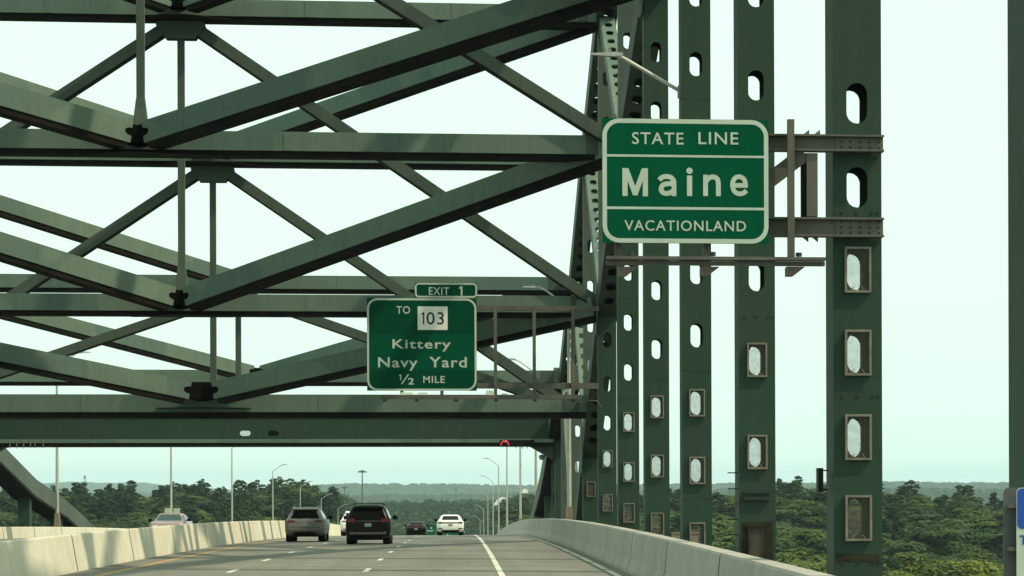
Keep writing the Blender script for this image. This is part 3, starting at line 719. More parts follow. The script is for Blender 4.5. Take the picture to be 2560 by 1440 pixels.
for xx in (1570, 1775, 1990):
    mb = MB(); p = at(xx, 665, YF - 0.6); mb.prism([(p.x - 0.13, YF - 0.5, p.z), (p.x + 0.16, YF - 0.5, p.z), (p.x - 0.02, YF - 0.5, p.z - 0.14), (p.x - 0.13, YF - 0.5, p.z - 0.14)], (0, 0.25, 0)); build('walkway_bracket', mb, M['support'], sup)
    mb = MB(); mb.disc((p.x + 0.03, YF - 0.7, zc_ + 0.08), (0, 0, 1), 0.05, 0.06, 8); build('bolt', mb, M['bolt'], sup)
for xx, yy in ((2018, 336), (2045, 336), (2016, 593), (2040, 593)):
    p = at(xx, yy, YF - 0.1); mb = MB(); sgn = 1 if yy < 400 else -1; mb.prism([(p.x - 0.06, YF - 0.12, p.z), (p.x + 0.03, YF - 0.12, p.z), (p.x + 0.03, YF - 0.12, p.z + 0.075*sgn)], (0, 0.06, 0)); build('clip_angle', mb, M['signback'], sup)

YE = Yn[8] - 1.1
es = empty('exit_sign', at(1055, 977, YE)); tag(es, 'green overhead exit sign for Kittery Navy Yard with EXIT 1 tab', 'road sign')
sign_panel(es, 917, 745, 1192, 977, YE, M['signgreen2'], 5, 26)
sign_panel(es, 1037, 707, 1193, 744.5, YE, M['signgreen2'], 4, 10)
p = at(925, 835, YE); q = at(1184, 926, YE); mb = MB(); mb.box((p.x, YE - 0.003, q.z), (q.x, YE - 0.0005, p.z)); build('overlay_panel', mb, M['signgreen3'], es)
YT = YE - 0.008
words([('lettering', 'EXIT', (1072, 718), (1123, 737), 0.01, None), ('lettering', 'TO', (991, 765), (1025, 784), 0.012, None),
       ('lettering', 'Kittery', (981, 847), (1127, 871), 0.014, 0.73), ('lettering', 'Navy', (945, 893), (1044, 918), 0.014, 0.70), ('lettering', 'Yard', (1073, 892), (1167, 918), 0.014, 0.70),
       ('lettering', 'MILE', (1058, 940), (1112, 957), 0.012, None), ('lettering', '2', (1020, 945), (1035, 961), 0.01, None)], es, YT, M['signwhite'])
glyph(es, 1147, 739, [[(7, 0), (7, 24)], [(1, 18), (7, 22)]], 4.2, YT); glyph(es, 997, 951, [[(5, 0), (5, 15)], [(1, 11), (5, 14)]], 2.6, YT)
mb = MB(); mb.beam(at(1004, 960, YT), at(1021, 936, YT), 0.002, 0.045, up=(1, 0, 0.6)); build('lettering', mb, M['signwhite'], es)
p = at(1044, 766, YE); q = at(1119, 825, YE); mb = MB(); mb.box((p.x, YE - 0.014, q.z), (q.x, YE - 0.006, p.z)); build('route_shield', mb, plain('shield_white', (0.74, 0.75, 0.68), 0.55, 0, 0.05, 3, 0.2), es)
glyph(es, 1053, 811, [[(6, 0), (6, 31)], [(1, 25), (6, 29)]], 3.6, YE - 0.017, (), M['signblack']); lettering('lettering', '03', (1066, 780), (1110, 811), YE - 0.017, M['signblack'], es, 0.006)
su2 = empty('sign_support', at(1495, 965, Yn[8])); tag(su2, 'brown steel frame with lamps and walkway holding the exit sign', 'sign support')
for y0, y1 in ((764, 778), (957, 972)):
    p = at(960, y0, YE + 0.3); q = at(1497, y1, YE + 0.3); mb = MB(); mb.box((p.x, YE + 0.12, q.z), (q.x, YE + 0.36, p.z)); build('cantilever_beam', mb, M['support'], su2)
for x0 in (1234, 1331, 1428, 1000, 1100):
    mb = MB(); post(mb, x0, x0 + 9, 768, 990, YE + 0.1, 0.09); build('sign_post', mb, M['support'], su2)
p = at(952, 988, YE - 0.3); q = at(1450, 998, YE - 0.3); mb = MB(); mb.box((p.x, YE - 0.75, q.z), (q.x, YE - 0.15, p.z)); build('walkway_beam', mb, M['support'], su2)
for xx in (962, 1042, 1140, 1240, 1337, 1432):
    p = at(xx, 999, YE - 0.4); mb = MB(); mb.box((p.x - 0.07, YE - 0.6, p.z - 0.08), (p.x + 0.07, YE - 0.4, p.z)); build('walkway_bracket', mb, M['bolt'], su2)
for x0, x1, y0, y1 in ((999, 1036, 981, 988), (1042, 1072, 981, 988), (1212, 1237, 976, 989), (1250, 1272, 984, 989)):
    p = at(x0, y0, YE - 0.5); q = at(x1, y1, YE - 0.5); mb = MB()
    mb.add([(p.x, YE - 0.6, q.z), (q.x, YE - 0.6, q.z), (q.x, YE - 0.3, q.z), (p.x, YE - 0.3, q.z), (p.x + 0.08, YE - 0.55, p.z), (q.x - 0.08, YE - 0.55, p.z), (q.x - 0.08, YE - 0.35, p.z), (p.x + 0.08, YE - 0.35, p.z)],
           [(0,3,2,1),(4,5,6,7),(0,1,5,4),(1,2,6,5),(2,3,7,6),(3,0,4,7)]); build('sign_lamp', mb, M['signwhite'], su2)
p = at(1450, 1008, YE + 0.3); q = at(1500, 1000, YE + 0.5); mb = MB(); mb.tube([p, p + Vector((0.3, 0, 0.12)), p + Vector((0.7, 0, 0.1)), q + Vector((0.05, 0, -0.3))], 0.03, 6); build('conduit', mb, M['support'], su2)

# blue and white sign at the right edge, on the nearest hanger in view
YB = Yn[2] - 0.5
bs = empty('information_sign', at(2545, 1470, YB)); tag(bs, 'blue and white information sign cut off by the right picture edge', 'road sign')
p = at(2541, 1219, YB); q = at(2541, 1322, YB); r_ = at(2541, 1500, YB); W_ = 0.75
mb = MB(); rrect_poly(mb, round_rect(p.x, p.x + W_, r_.z, p.z, 0.06), YB, 0.01); build('sign_panel', mb, M['signwhite'], bs)
mb = MB(); rrect_poly(mb, round_rect(p.x + 0.008, p.x + W_ - 0.008, q.z, p.z - 0.008, 0.05), YB - 0.004, 0.003); build('sign_header', mb, M['signblue'], bs)
lettering('lettering', 'T', (2549, 1338), (2569, 1361), YB - 0.005, M['signblue'], bs, 0.02)
mb = MB(); rrect_poly(mb, round_rect(p.x - 0.10, p.x + 0.45, r_.z, p.z, 0.06), YB + 0.16, 0.01); build('sign_back_panel', mb, M['signback'], bs)
for yy in (1265, 1372):
    a_ = at(2520, yy, YB + 0.1); mb = MB(); mb.box((a_.x, YB + 0.015, a_.z - 0.02), (a_.x + 0.5, YB + 0.155, a_.z + 0.02)); build('bracket', mb, M['support'], bs)
mb = MB(); mb.box((p.x + 0.15, YB + 0.18, r_.z), (p.x + 0.35, YB + 0.5, r_.z + 0.25)); build('bracket', mb, M['support'], bs)

# small fittings on the hangers (parts of the bridge)
p = at(2056, 1200, Yn[3]); mb = MB(); mb.box((p.x - 0.05, Yn[3] + 0.1, p.z - 0.19), (p.x + 0.03, Yn[3] + 0.35, p.z + 0.19))
for dz in (-0.15, 0.15): mb.box((p.x + 0.032, Yn[3] + 0.2, p.z + dz - 0.01), (p.x + 0.12, Yn[3] + 0.24, p.z + dz + 0.01))
build('conduit_box', mb, M['black'], bridge)
for yy in (1182, 1222, 1260, 1298, 1337):
    p = at(1838, yy, Yn[4] + 0.2); mb = MB(); mb.box((p.x - 0.16, Yn[4] + 0.2, p.z - 0.012), (p.x + 0.05, Yn[4] + 0.225, p.z + 0.012)); build('ladder_rung', mb, M['black'], bridge)
p = at(1857, 1228, Yn[4]); q = at(1925, 1250, Yn[4]); mb = MB(); mb.box((p.x, Yn[4] - 0.09, q.z), (q.x, Yn[4] - 0.004, q.z + 0.06)); mb.box((p.x, Yn[4] - 0.06, p.z - 0.05), (q.x, Yn[4] - 0.004, p.z)); build('bracket', mb, M['bolt'], bridge)

# ------------------------------------------------------------------ lamps, signal, camera
def lamp_head(parent, tip, dirx):
    mb = MB(); x, y, z = tip
    mb.add([(x, y - 0.10, z - 0.03), (x, y + 0.10, z - 0.03), (x - dirx*0.55, y + 0.09, z - 0.06), (x - dirx*0.55, y - 0.09, z - 0.06), (x - dirx*0.85, y - 0.05, z - 0.03), (x - dirx*0.85, y + 0.05, z - 0.03),
            (x, y - 0.06, z + 0.02), (x, y + 0.06, z + 0.02), (x - dirx*0.55, y + 0.06, z + 0.05), (x - dirx*0.55, y - 0.06, z + 0.05), (x - dirx*0.85, y - 0.03, z + 0.05), (x - dirx*0.85, y + 0.03, z + 0.05)],
           [(0,1,2,3),(3,2,5,4),(6,9,8,7),(9,10,11,8),(0,3,9,6),(3,4,10,9),(1,7,8,2),(2,8,11,5),(0,6,7,1),(4,5,11,10)])
    build('lamp_head', mb, M['galvdark'], parent)
    mb = MB(); mb.disc((x - dirx*0.5, y, z + 0.08), (0, 0, 1), 0.04, 0.06, 8); build('photocell', mb, M['galvdark'], parent)
def lamp_pole(x, Y, side, label, group, hl=13.1, reach=2.35):
    zr = roadz(Y); root = empty('lamp_pole', (x, Y, zr + 0.6)); tag(root, label, 'lamp pole', group)
    d = -side
    mb = MB(); mb.tube([(x, Y, zr + 1.15), (x, Y, zr + hl - 1.1)], [0.125, 0.075], 10); build('pole', mb, M['galv'], root, smooth=True)
    mb = MB(); mb.beam((x, Y, zr + 0.4), (x, Y, zr + 1.7), 0.44, 0.44, w1=0.32, h1=0.32); build('pedestal', mb, M['pedestal'], root)
    p0 = Vector((x, Y, zr + hl - 1.1)); mb = MB()
    mb.tube([p0, p0 + Vector((d*0.15, 0, 0.12)), p0 + Vector((d*1.15, 0, 0.85)), p0 + Vector((d*1.4, 0, 0.98)), p0 + Vector((d*1.6, 0, 1.02)), p0 + Vector((d*1.8, 0, 1.03))], 0.05, 8); build('arm', mb, M['galv'], root, smooth=True)
    lamp_head(root, (p0.x + d*reach, Y, p0.z + 1.06), d)
ordw = ['nearest', 'second', 'third', 'fourth', 'fifth', 'sixth', 'seventh', 'eighth', 'ninth']
def Yfor(xpx, xw):                                               # distance at which a post at world x shows at that pixel column
    t = (xpx - PX) / F_PX; X = xw - EYE.x; return X * (_cy - t * _sy) / (_sy + t * _cy)
for k, xp in enumerate((1423, 1340, 1301, 1267.5, 1246.5, 1232.5, 1219.5, 1209, 1200)):
    lamp_pole(17.15, Yfor(xp, 17.15), 1, f'{ordw[k]} grey lamp pole along the right parapet, counted from the camera', 'lamp poles along the right parapet')
for k, xp in enumerate((143, 428, 580, 682, 750.5, 803, 845)):
    lamp_pole(-16.7, Yfor(xp, -16.7), -1, f'{ordw[k]} grey lamp pole along the far left parapet, counted from the camera', 'lamp poles along the left parapet')
# bracket lamp on a hanger
yl = Yn[5] + 0.35; p = at(1697, 226, yl); q = at(1560, 146, yl)
bl = empty('bracket_lamp', p); tag(bl, 'bracket lamp arm fixed to a hanger above the Maine sign', 'street lamp')
mb = MB(); mb.tube([p, p + (q - p)*0.93, q + Vector((-0.1, 0, 0.05)), q + Vector((-0.28, 0, 0.09)), q + Vector((-0.5, 0, 0.09))], 0.05, 8); build('arm', mb, M['galv'], bl, smooth=True)
mb = MB(); mb.box((p.x - 0.03, yl - 0.09, p.z - 0.2), (p.x + 0.09, yl + 0.09, p.z + 0.12)); build('bracket', mb, M['galvdark'], bl)
lamp_head(bl, (q.x - 0.88 , yl, q.z + 0.1), -1)
mb = MB(); p = at(1548, 272, Yn[6]); mb.box((p.x - 0.06, Yn[6] - 0.3, p.z - 0.4), (p.x + 0.06, Yn[6] - 0.2, p.z)); 
# high mast lights far along the road
def mast(xp, ytop, Y, h, label):
    top = at(xp, ytop, Y); root = empty('high_mast', (top.x, Y, top.z - h)); tag(root, label, 'light mast')
    mb = MB(); mb.tube([(top.x, Y, top.z - h), (top.x, Y, top.z - 0.6)], [0.42, 0.22], 8); build('mast', mb, M['signback'], root)
    mb = MB()
    for k in range(6):
        a = k * math.pi / 3 + 0.3; d = Vector((math.cos(a), math.sin(a), 0)); c = Vector((top.x, Y, top.z - 0.6))
        mb.tube([c, c + d*1.0], 0.08, 6); mb.beam(c + d*0.7 + Vector((0,0,0.2)), c + d*1.9 + Vector((0,0,-0.3)), 0.6, 0.35)
    mb.tube([(top.x, Y, top.z - 1.0), (top.x, Y, top.z)], 0.35, 8); build('lamp_ring', mb, M['signback'], root)
mast(905.5, 1175, 1060, 36, 'tall dark light mast rising behind the black minivan')
mast(861.5, 1216, 1500, 32, 'smaller distant light mast left of the tall mast')
mast(1140, 1222, 2300, 34, 'faint distant light mast above the white sedan')
# lattice tower on the far left hills
tw = at(212, 1187, 4200); root = empty('radio_tower', (tw.x, 4200, tw.z - 45)); tag(root, 'faint lattice radio tower on the far left horizon', 'tower')
mb = MB(); cs = [(-1, -1), (1, -1), (1, 1), (-1, 1)]
for a, b in cs: mb.beam((tw.x + a*3, 4200 + b*3, tw.z - 45), (tw.x + a*1.0, 4200 + b*1.0, tw.z), 0.35, 0.35)
build('tower_leg', mb, M['signback'], root)
mb = MB()
for k in range(8):
    z0 = tw.z - 45 + k*5.6; w0 = 3 - 2*k/8; w1 = 3 - 2*(k+1)/8; s_ = 1 if k % 2 else -1
    mb.beam((tw.x - s_*w0, 4200 - w0, z0), (tw.x + s_*w1, 4200 - w1, z0 + 5.6), 0.25, 0.25)
build('tower_lacing', mb, M['signback'], root)
mb = MB(); mb.box((tw.x - 1.4, 4198, tw.z - 6), (tw.x + 1.4, 4202, tw.z - 3)); build('antenna', mb, M['signback'], root)
# lane control signal on the portal
ys_ = YP2 - 0.7; sg = empty('lane_signal', at(1262, 1117, ys_)); tag(sg, 'black lane control signal with red chevron on the portal girder', 'signal')
p = at(1249, 1100, ys_); q = at(1336, 1117, ys_); mb = MB(); mb.box((p.x, ys_, q.z), (q.x, ys_ + 0.3, p.z)); build('housing', mb, M['black'], sg)
mb = MB(); c = at(1262, 1115, ys_ - 0.02)
pts = [c + Vector((0.24*math.cos(a), 0, 0.32*math.sin(a))) for a in np.linspace(R(8), R(172), 11)]
mb.tube(pts[:5] + [c + Vector((0, 0, 0.24))] + pts[6:], 0.055, 6); build('red_chevron', mb, M['redled'], sg)
# dome camera
yc = YP2 + 1.0; p = at(1372, 1133, yc); q = at(1355, 1143, yc); dc = empty('dome_camera', p); tag(dc, 'small grey dome camera on an arm by the right portal leg', 'camera')
mb = MB(); mb.tube([p + Vector((0.3, 0, 0)), q + Vector((0, 0, 0.22)), q + Vector((0, 0, 0.1))], 0.05, 6); build('arm', mb, M['galvdark'], dc)
mb = MB(); mb.tube([q + Vector((0, 0, 0.15)), q + Vector((0, 0, 0.05)), q + Vector((0, 0, -0.1)), q + Vector((0, 0, -0.18))], [0.14, 0.2, 0.17, 0.06], 12); build('dome', mb, M['galvdark'], dc, smooth=True)
# junction boxes behind the right parapet
for k, (x0, x1, y0, y1) in enumerate(((1681, 1700, 1331, 1352), (1729, 1746, 1331, 1356))):
    yj = 62 - 6*k; p = at(x0, y0, yj); q = at(x1, y1 + 6, yj); mb = MB(); mb.box((p.x, yj, q.z - 0.3), (q.x, yj + 0.25, p.z - 0.03)); mb.box((p.x - 0.015, yj - 0.015, p.z - 0.03), (q.x + 0.015, yj + 0.265, p.z))
    tag(build('junction_box', mb, M['pedestal']), ['tan junction box behind the right parapet, the further one', 'tan junction box behind the right parapet, the nearer one'][k], 'box', 'junction boxes behind the parapet')
# far green sign over the road ahead
for (x0, x1, y0, y1, Y, lab) in ((1063, 1088, 1312, 1342, 640, 'small distant green sign between the dark and white sedans'), (1105, 1150, 1330, 1345, 700, 'distant green sign half hidden beneath the white sedan')):
    r0 = at((x0+x1)/2, y1, Y); root = empty('far_sign', (r0.x, Y, r0.z - 6)); tag(root, lab, 'road sign')
    p = at(x0, y0, Y); q = at(x1, y1, Y); mb = MB(); mb.box((p.x, Y, q.z), (q.x, Y + 0.06, p.z)); build('sign_panel', mb, M['signgreen'], root)
    mb = MB(); mb.box((p.x + 1.3, Y - 0.03, p.z - 1.0), (p.x + 1.7, Y - 0.01, p.z - 0.6)); mb.box((p.x + 0.4, Y - 0.03, p.z - 1.6), (q.x - 0.4, Y - 0.01, p.z - 1.4)); build('lettering', mb, M['signwhite'], root)
    mb = MB(); mb.tube([(r0.x, Y + 0.2, r0.z - 6), (r0.x, Y + 0.2, p.z)], 0.12, 8); build('post', mb, M['galvdark'], root)
# white roofed building in the trees
def far_building(x0, x1, y0, y1, Y, label):
    a = at(x0, y0, Y); b = at(x1, y1, Y); root = empty('white_building', ((a.x+b.x)/2, Y, b.z - 8)); tag(root, label, 'building')
    L = b.x - a.x; hgt = a.z - b.z; mb = MB()
    prof = [(0, 0), (0.02*L, 0.35*hgt), (0.25*L, 0.82*hgt), (0.5*L, hgt), (0.78*L, 0.9*hgt), (0.98*L, 0.45*hgt), (L, 0)]
    mb.prism([(a.x + u, Y, b.z + w) for u, w in prof], (0, 26, 0)); build('roof', mb, M['roofwhite'], root)
    mb = MB(); mb.box((a.x + 0.3, Y + 0.3, b.z - 8), (b.x - 0.3, Y + 25.7, b.z - 0.01)); build('wall', mb, M['wallgrey'], root)
far_building(1235, 1280, 1243, 1268, 2150, 'white curved roof showing above the trees right of the road')
far_building(1308, 1320, 1222, 1233, 1150, 'small white roof peeking over trees behind lamp poles')

# ------------------------------------------------------------------ vehicles
def car(name, label, X, Y, S, paint, face=1):
    """S: dict of levels (z, half width, rear y, front y, corner radius); rear at y=0, front at y=L"""
    root = empty(name, (X, Y, roadz(Y))); tag(root, label, S.get('cat', 'car'), S.get('group'))
    lv = S['levels']; L = S['L']; zs = [l[0] for l in lv]
    def g(z, k): return float(np.interp(z, zs, [l[k] for l in lv]))
    zr = roadz(Y)
    slope = (roadz(Y + 2) - roadz(Y - 2)) / 4
    def W(x, y, z):
        yy = y if face > 0 else -y; xx = x if face > 0 else -x
        return Vector((X + xx, Y + yy, zr + z + slope * yy))
    mb = MB(); NR = 6; rings = []
    for z, hw, yr, yf, r in lv:
        pts = []
        for cx, cy, a0 in ((hw-r, yr+r, -90), (hw-r, yf-r*1.6, 0), (-hw+r, yf-r*1.6, 90), (-hw+r, yr+r, 180)):
            for k in range(NR):
                a = R(a0 + 90*k/(NR-1)); rr = r*1.6 if a0 in (0, 90) else r
                pts.append(W(cx + r*math.cos(a), cy + rr*math.sin(a), z))
        rings.append(pts)
    m = len(rings[0]); allv = [p for rg in rings for p in rg]; fs = []
    for i in range(len(rings)-1):
        for k in range(m): fs.append((i*m+k, i*m+(k+1) % m, (i+1)*m+(k+1) % m, (i+1)*m+k))
    fs += [tuple(range(m))[::-1], tuple((len(rings)-1)*m + k for k in range(m))]
    mb.add(allv, fs); body = build('body', mb, paint, root, smooth=True)
    def rear_patch(nm, z0, z1, a0, a1, mat, e=0.008, par=None, nz=6, x_c=0.0, front=False):
        mb = MB(); v = []; zz = sorted(set(list(np.linspace(z0, z1, nz)) + [z for z in zs if z0 < z < z1]))
        for z in zz:
            t = (z - z0) / (z1 - z0); a = a0 + (a1 - a0)*t
            for x in np.linspace(-1, 1, 5):
                y = (g(z, 3) + e) if front else (g(z, 2) - e); v.append(W(x_c + x*a, y, z))
        f = [(j*5+i, j*5+i+1, (j+1)*5+i+1, (j+1)*5+i) for j in range(len(zz)-1) for i in range(4)]
        mb.add(v, f); return build(nm, mb, mat, par or root)
    def side_patch(nm, s, z0, z1, ya0, yb0, ya1, yb1, mat, e=0.008):
        mb = MB(); v = []; zz = sorted(set(list(np.linspace(z0, z1, 4)) + [z for z in zs if z0 < z < z1]))
        for z in zz:
            t = (z - z0)/(z1 - z0); hw = g(z, 1) + e
            for y in np.linspace(ya0 + (ya1-ya0)*t, yb0 + (yb1-yb0)*t, 5): v.append(W(s*hw, y, z))
        f = [(j*5+i, j*5+i+1, (j+1)*5+i+1, (j+1)*5+i) for j in range(len(zz)-1) for i in range(4)]
        mb.add(v, f); return build(nm, mb, mat, root)
    S['detail'](root, W, g, rear_patch, side_patch, body)
    hwm = S['hw']; tr = S.get('tr', 0.36); tw_ = 0.34
    for yw in (S.get('ya', 0.95), L - S.get('yfw', 0.95)):
        for s in (-1, 1):
            xo = hwm - 0.02; mb = MB()
            c0 = W(s*(xo - tw_), yw, tr); c1 = W(s*xo, yw, tr); d = (c1 - c0)
            mb.tube([c0, c0 + d*0.12, c0 + d*0.88, c1], [tr*0.92, tr, tr, tr*0.92], 20); wh = build('wheel', mb, M['tyre'], root, smooth=True)
            mb = MB(); mb.tube([c1 - d*0.1, c1 + d*0.02], tr*0.66, 16); build('rim', mb, M['rim'], wh)
    for s in (-1, 1):
        ym = S.get('mirror', L*0.66); zm = S.get('mz', 1.08); mb = MB(); h0 = g(zm, 1)
        mb.add([W(s*(h0 + a), ym + b, zm + c) for a, b, c in ((0.02, 0, 0), (0.25, 0.02, -0.02), (0.27, 0.0, 0.15), (0.08, 0, 0.17), (0.02, 0.12, 0), (0.23, 0.14, 0), (0.24, 0.12, 0.13), (0.08, 0.12, 0.15))],
               [(0,1,2,3),(7,6,5,4),(0,4,5,1),(1,5,6,2),(2,6,7,3),(3,7,4,0)]); mb.beam(W(s*(h0 - 0.03), ym + 0.05, zm + 0.03), W(s*(h0 + 0.06), ym + 0.05, zm + 0.05), 0.08, 0.05)
        build('mirror', mb, S.get('mirrormat', M['black']), root)
    return root
def plate_box(W, y, z, root, w=0.15, h=0.075, face=-1):
    mb = MB(); mb.add([W(-w, y, z-h), W(w, y, z-h), W(w, y, z+h), W(-w, y, z+h)], [(0,1,2,3)]); build('number_plate', mb, M['plate'], root)
# level tables ------------------------------------------------------
suv = [(0.30, 0.84, 0.30, 4.60, 0.22), (0.42, 0.94, 0.06, 4.78, 0.26), (0.58, 0.97, 0.00, 4.85, 0.28), (0.80, 0.985, 0.05, 4.84, 0.26), (1.00, 0.975, 0.10, 4.75, 0.24), (1.08, 0.955, 0.13, 4.55, 0.22),
       (1.12, 0.90, 0.16, 3.75, 0.20), (1.25, 0.83, 0.26, 3.45, 0.20), (1.45, 0.73, 0.42, 3.10, 0.20), (1.58, 0.66, 0.52, 2.85, 0.20), (1.66, 0.59, 0.60, 2.60, 0.22), (1.70, 0.48, 0.80, 2.35, 0.22)]
van = [(0.28, 0.86, 0.25, 4.75, 0.20), (0.40, 0.96, 0.05, 4.95, 0.24), (0.60, 0.995, 0.00, 5.05, 0.26), (0.85, 1.0, 0.05, 5.0, 0.24), (1.02, 0.99, 0.07, 4.85, 0.22), (1.08, 0.975, 0.08, 4.2, 0.22),
       (1.25, 0.90, 0.14, 3.95, 0.2), (1.45, 0.82, 0.23, 3.6, 0.2), (1.60, 0.755, 0.32, 3.2, 0.2), (1.68, 0.70, 0.36, 2.95, 0.2), (1.745, 0.61, 0.46, 2.7, 0.22), (1.775, 0.48, 0.66, 2.5, 0.22)]
sed = [(0.24, 0.80, 0.25, 4.50, 0.22), (0.36, 0.90, 0.06, 4.72, 0.26), (0.55, 0.93, 0.00, 4.78, 0.28), (0.75, 0.935, 0.03, 4.75, 0.28), (0.92, 0.92, 0.06, 4.6, 0.26), (1.02, 0.88, 0.12, 4.2, 0.24),
       (1.05, 0.83, 0.55, 3.65, 0.22), (1.18, 0.76, 0.85, 3.35, 0.22), (1.32, 0.68, 1.15, 3.0, 0.22), (1.41, 0.60, 1.4, 2.75, 0.24), (1.455, 0.46, 1.65, 2.5, 0.26)]
def suv_detail(lightcol='tail', black_trim=True, exhaust=True):
    def f(root, W, g, rear, side, body):
        rw = rear('rear_window', 1.15, 1.54, 0.70, 0.52, M['glass'])
        mb = MB(); mb.beam(W(-0.35, g(1.17, 2) - 0.03, 1.15), W(0.28, g(1.2, 2) - 0.03, 1.19), 0.02, 0.02); build('wiper', mb, M['black'], rw)
        for s in (-1, 1):
            lt = rear('tail_light', 0.97, 1.06, 0.19, 0.15, M['tail'], 0.012, None, 4, s*0.66)
            side('tail_light', s, 0.94, 1.06, 0.28, 0.55, 0.28, 0.5, M['tail'])
            side('side_window', s, 1.14, 1.50, 0.55, 1.55, 0.72, 1.55, M['glass']); side('side_window', s, 1.14, 1.52, 1.65, 2.5, 1.65, 2.45, M['glass']); side('side_window', s, 1.14, 1.52, 2.6, 3.3, 2.55, 2.85, M['glass'])
        rear('bumper', 0.30, 0.50, 0.62, 0.58, M['black'], 0.014); rear('hatch_crease', 0.70, 0.715, 0.72, 0.72, M['black'], 0.006, None, 3)
        for s in (-1, 1): rear('exhaust_tip', 0.40, 0.47, 0.12, 0.12, M['chrome'], 0.022, None, 3, s*0.62)
        plate_box(W, g(0.86, 2) - 0.02, 0.86, root)
        mb = MB(); mb.add([W(-0.66, 0.50, 1.58), W(0.66, 0.50, 1.58), W(0.6, 0.85, 1.70), W(-0.6, 0.85, 1.70), W(-0.62, 0.36, 1.60), W(0.62, 0.36, 1.60), W(0.58, 0.40, 1.65), W(-0.58, 0.40, 1.65)],
                          [(4,5,6,7),(0,1,5,4),(7,6,2,3),(0,4,7,3),(1,2,6,5)]); build('spoiler', mb, body.data.materials[0], root)
        mb = MB(); mb.add([W(*p) for p in ((-0.72, 0.5, 0.25), (0.72, 0.5, 0.25), (0.72, 4.2, 0.25), (-0.72, 4.2, 0.25), (-0.72, 0.5, 0.4), (0.72, 0.5, 0.4), (0.72, 4.2, 0.4), (-0.72, 4.2, 0.4))], [(0,3,2,1),(4,5,6,7),(0,1,5,4),(1,2,6,5),(2,3,7,6),(3,0,4,7)]); build('underbody', mb, M['black'], root)
        for s in (-1, 1):
            mb = MB(); mb.tube([W(s*0.62, 0.9, 1.70), W(s*0.62, 1.1, 1.745), W(s*0.62, 2.3, 1.745), W(s*0.62, 2.5, 1.70)], 0.018, 6); build('roof_rail', mb, M['chrome'], root)
    return f
def van_detail(root, W, g, rear, side, body):
    rear('rear_window', 1.10, 1.60, 0.78, 0.62, M['glass'])
    for s in (-1, 1):
        rear('tail_light', 1.00, 1.17, 0.19, 0.12, M['tail'], 0.014, None, 5, s*0.72); side('tail_light', s, 1.0, 1.16, 0.24, 0.4, 0.28, 0.4, M['tail'])
        side('side_window', s, 1.12, 1.55, 0.5, 1.6, 0.55, 1.6, M['glass']); side('side_window', s, 1.12, 1.56, 1.7, 2.6, 1.7, 2.6, M['glass']); side('side_window', s, 1.12, 1.56, 2.7, 3.8, 2.7, 3.2, M['glass'])
        mb = MB(); mb.tube([W(s*0.66, 0.7, 1.775), W(s*0.66, 0.9, 1.83), W(s*0.66, 2.3, 1.83), W(s*0.66, 2.5, 1.775)], 0.022, 6); build('roof_rail', mb, M['black'], root)
        rear('reflector', 0.50, 0.58, 0.10, 0.08, M['chrome'], 0.016, None, 3, s*0.74)
    for yy in (1.1, 2.1): mb = MB(); mb.beam(W(-0.68, yy, 1.84), W(0.68, yy, 1.84), 0.06, 0.03); build('roof_bar', mb, M['black'], root)
    rear('bumper', 0.46, 0.56, 0.78, 0.80, M['cargrey'], 0.010); plate_box(W, g(0.86, 2) - 0.022, 0.88, root, 0.15, 0.075)
    rear('trim_strip', 1.04, 1.06, 0.50, 0.50, M['chrome'], 0.012, None, 3)
    mb = MB(); mb.beam(W(-0.66, 0.30, 1.66), W(0.66, 0.30, 1.66), 0.22, 0.05); build('spoiler', mb, body.data.materials[0], root)
    mb = MB(); mb.tube([W(0, 0.9, 1.77), W(0, 0.7, 1.92)], 0.012, 5); build('antenna', mb, M['black'], root)
    mb = MB(); mb.add([W(*p) for p in ((-0.70, 0.4, 0.2), (0.70, 0.4, 0.2), (0.72, 4.2, 0.2), (-0.72, 4.2, 0.2), (-0.72, 0.4, 0.4), (0.72, 0.4, 0.4), (0.72, 4.2, 0.4), (-0.72, 4.2, 0.4))], [(0,3,2,1),(4,5,6,7),(0,1,5,4),(1,2,6,5),(2,3,7,6),(3,0,4,7)]); build('underbody', mb, M['black'], root)
def sed_detail(strip='black', plate=True):
    def f(root, W, g, rear, side, body):
        rear('rear_window', 1.08, 1.36, 0.60, 0.50, M['glass'])
        rear('light_strip', 0.84, 0.92, 0.76, 0.74, M[strip], 0.010)
        for s in (-1, 1):
            rear('tail_light', 0.83, 0.94, 0.13, 0.11, M['tail' if strip == 'tail' else 'black'], 0.015, None, 3, s*0.72)
            side('side_window', s, 1.08, 1.36, 1.0, 1.95, 1.35, 1.95, M['glass']); side('side_window', s, 1.08, 1.37, 2.05, 3.3, 2.05, 2.75, M['glass'])
            rear('bumper_vent', 0.42, 0.50, 0.14, 0.16, M['black'], 0.012, None, 3, s*0.70)
        rear('bumper', 0.24, 0.38, 0.55, 0.66, M['black'], 0.014)
        plate_box(W, g(0.72, 2) - 0.02, 0.72, root)
        mb = MB(); mb.add([W(*p) for p in ((-0.70, 0.4, 0.18), (0.70, 0.4, 0.18), (0.72, 4.2, 0.18), (-0.72, 4.2, 0.18), (-0.72, 0.4, 0.34), (0.72, 0.4, 0.34), (0.72, 4.2, 0.34), (-0.72, 4.2, 0.34))], [(0,3,2,1),(4,5,6,7),(0,1,5,4),(1,2,6,5),(2,3,7,6),(3,0,4,7)]); build('underbody', mb, M['black'], root)
    return f
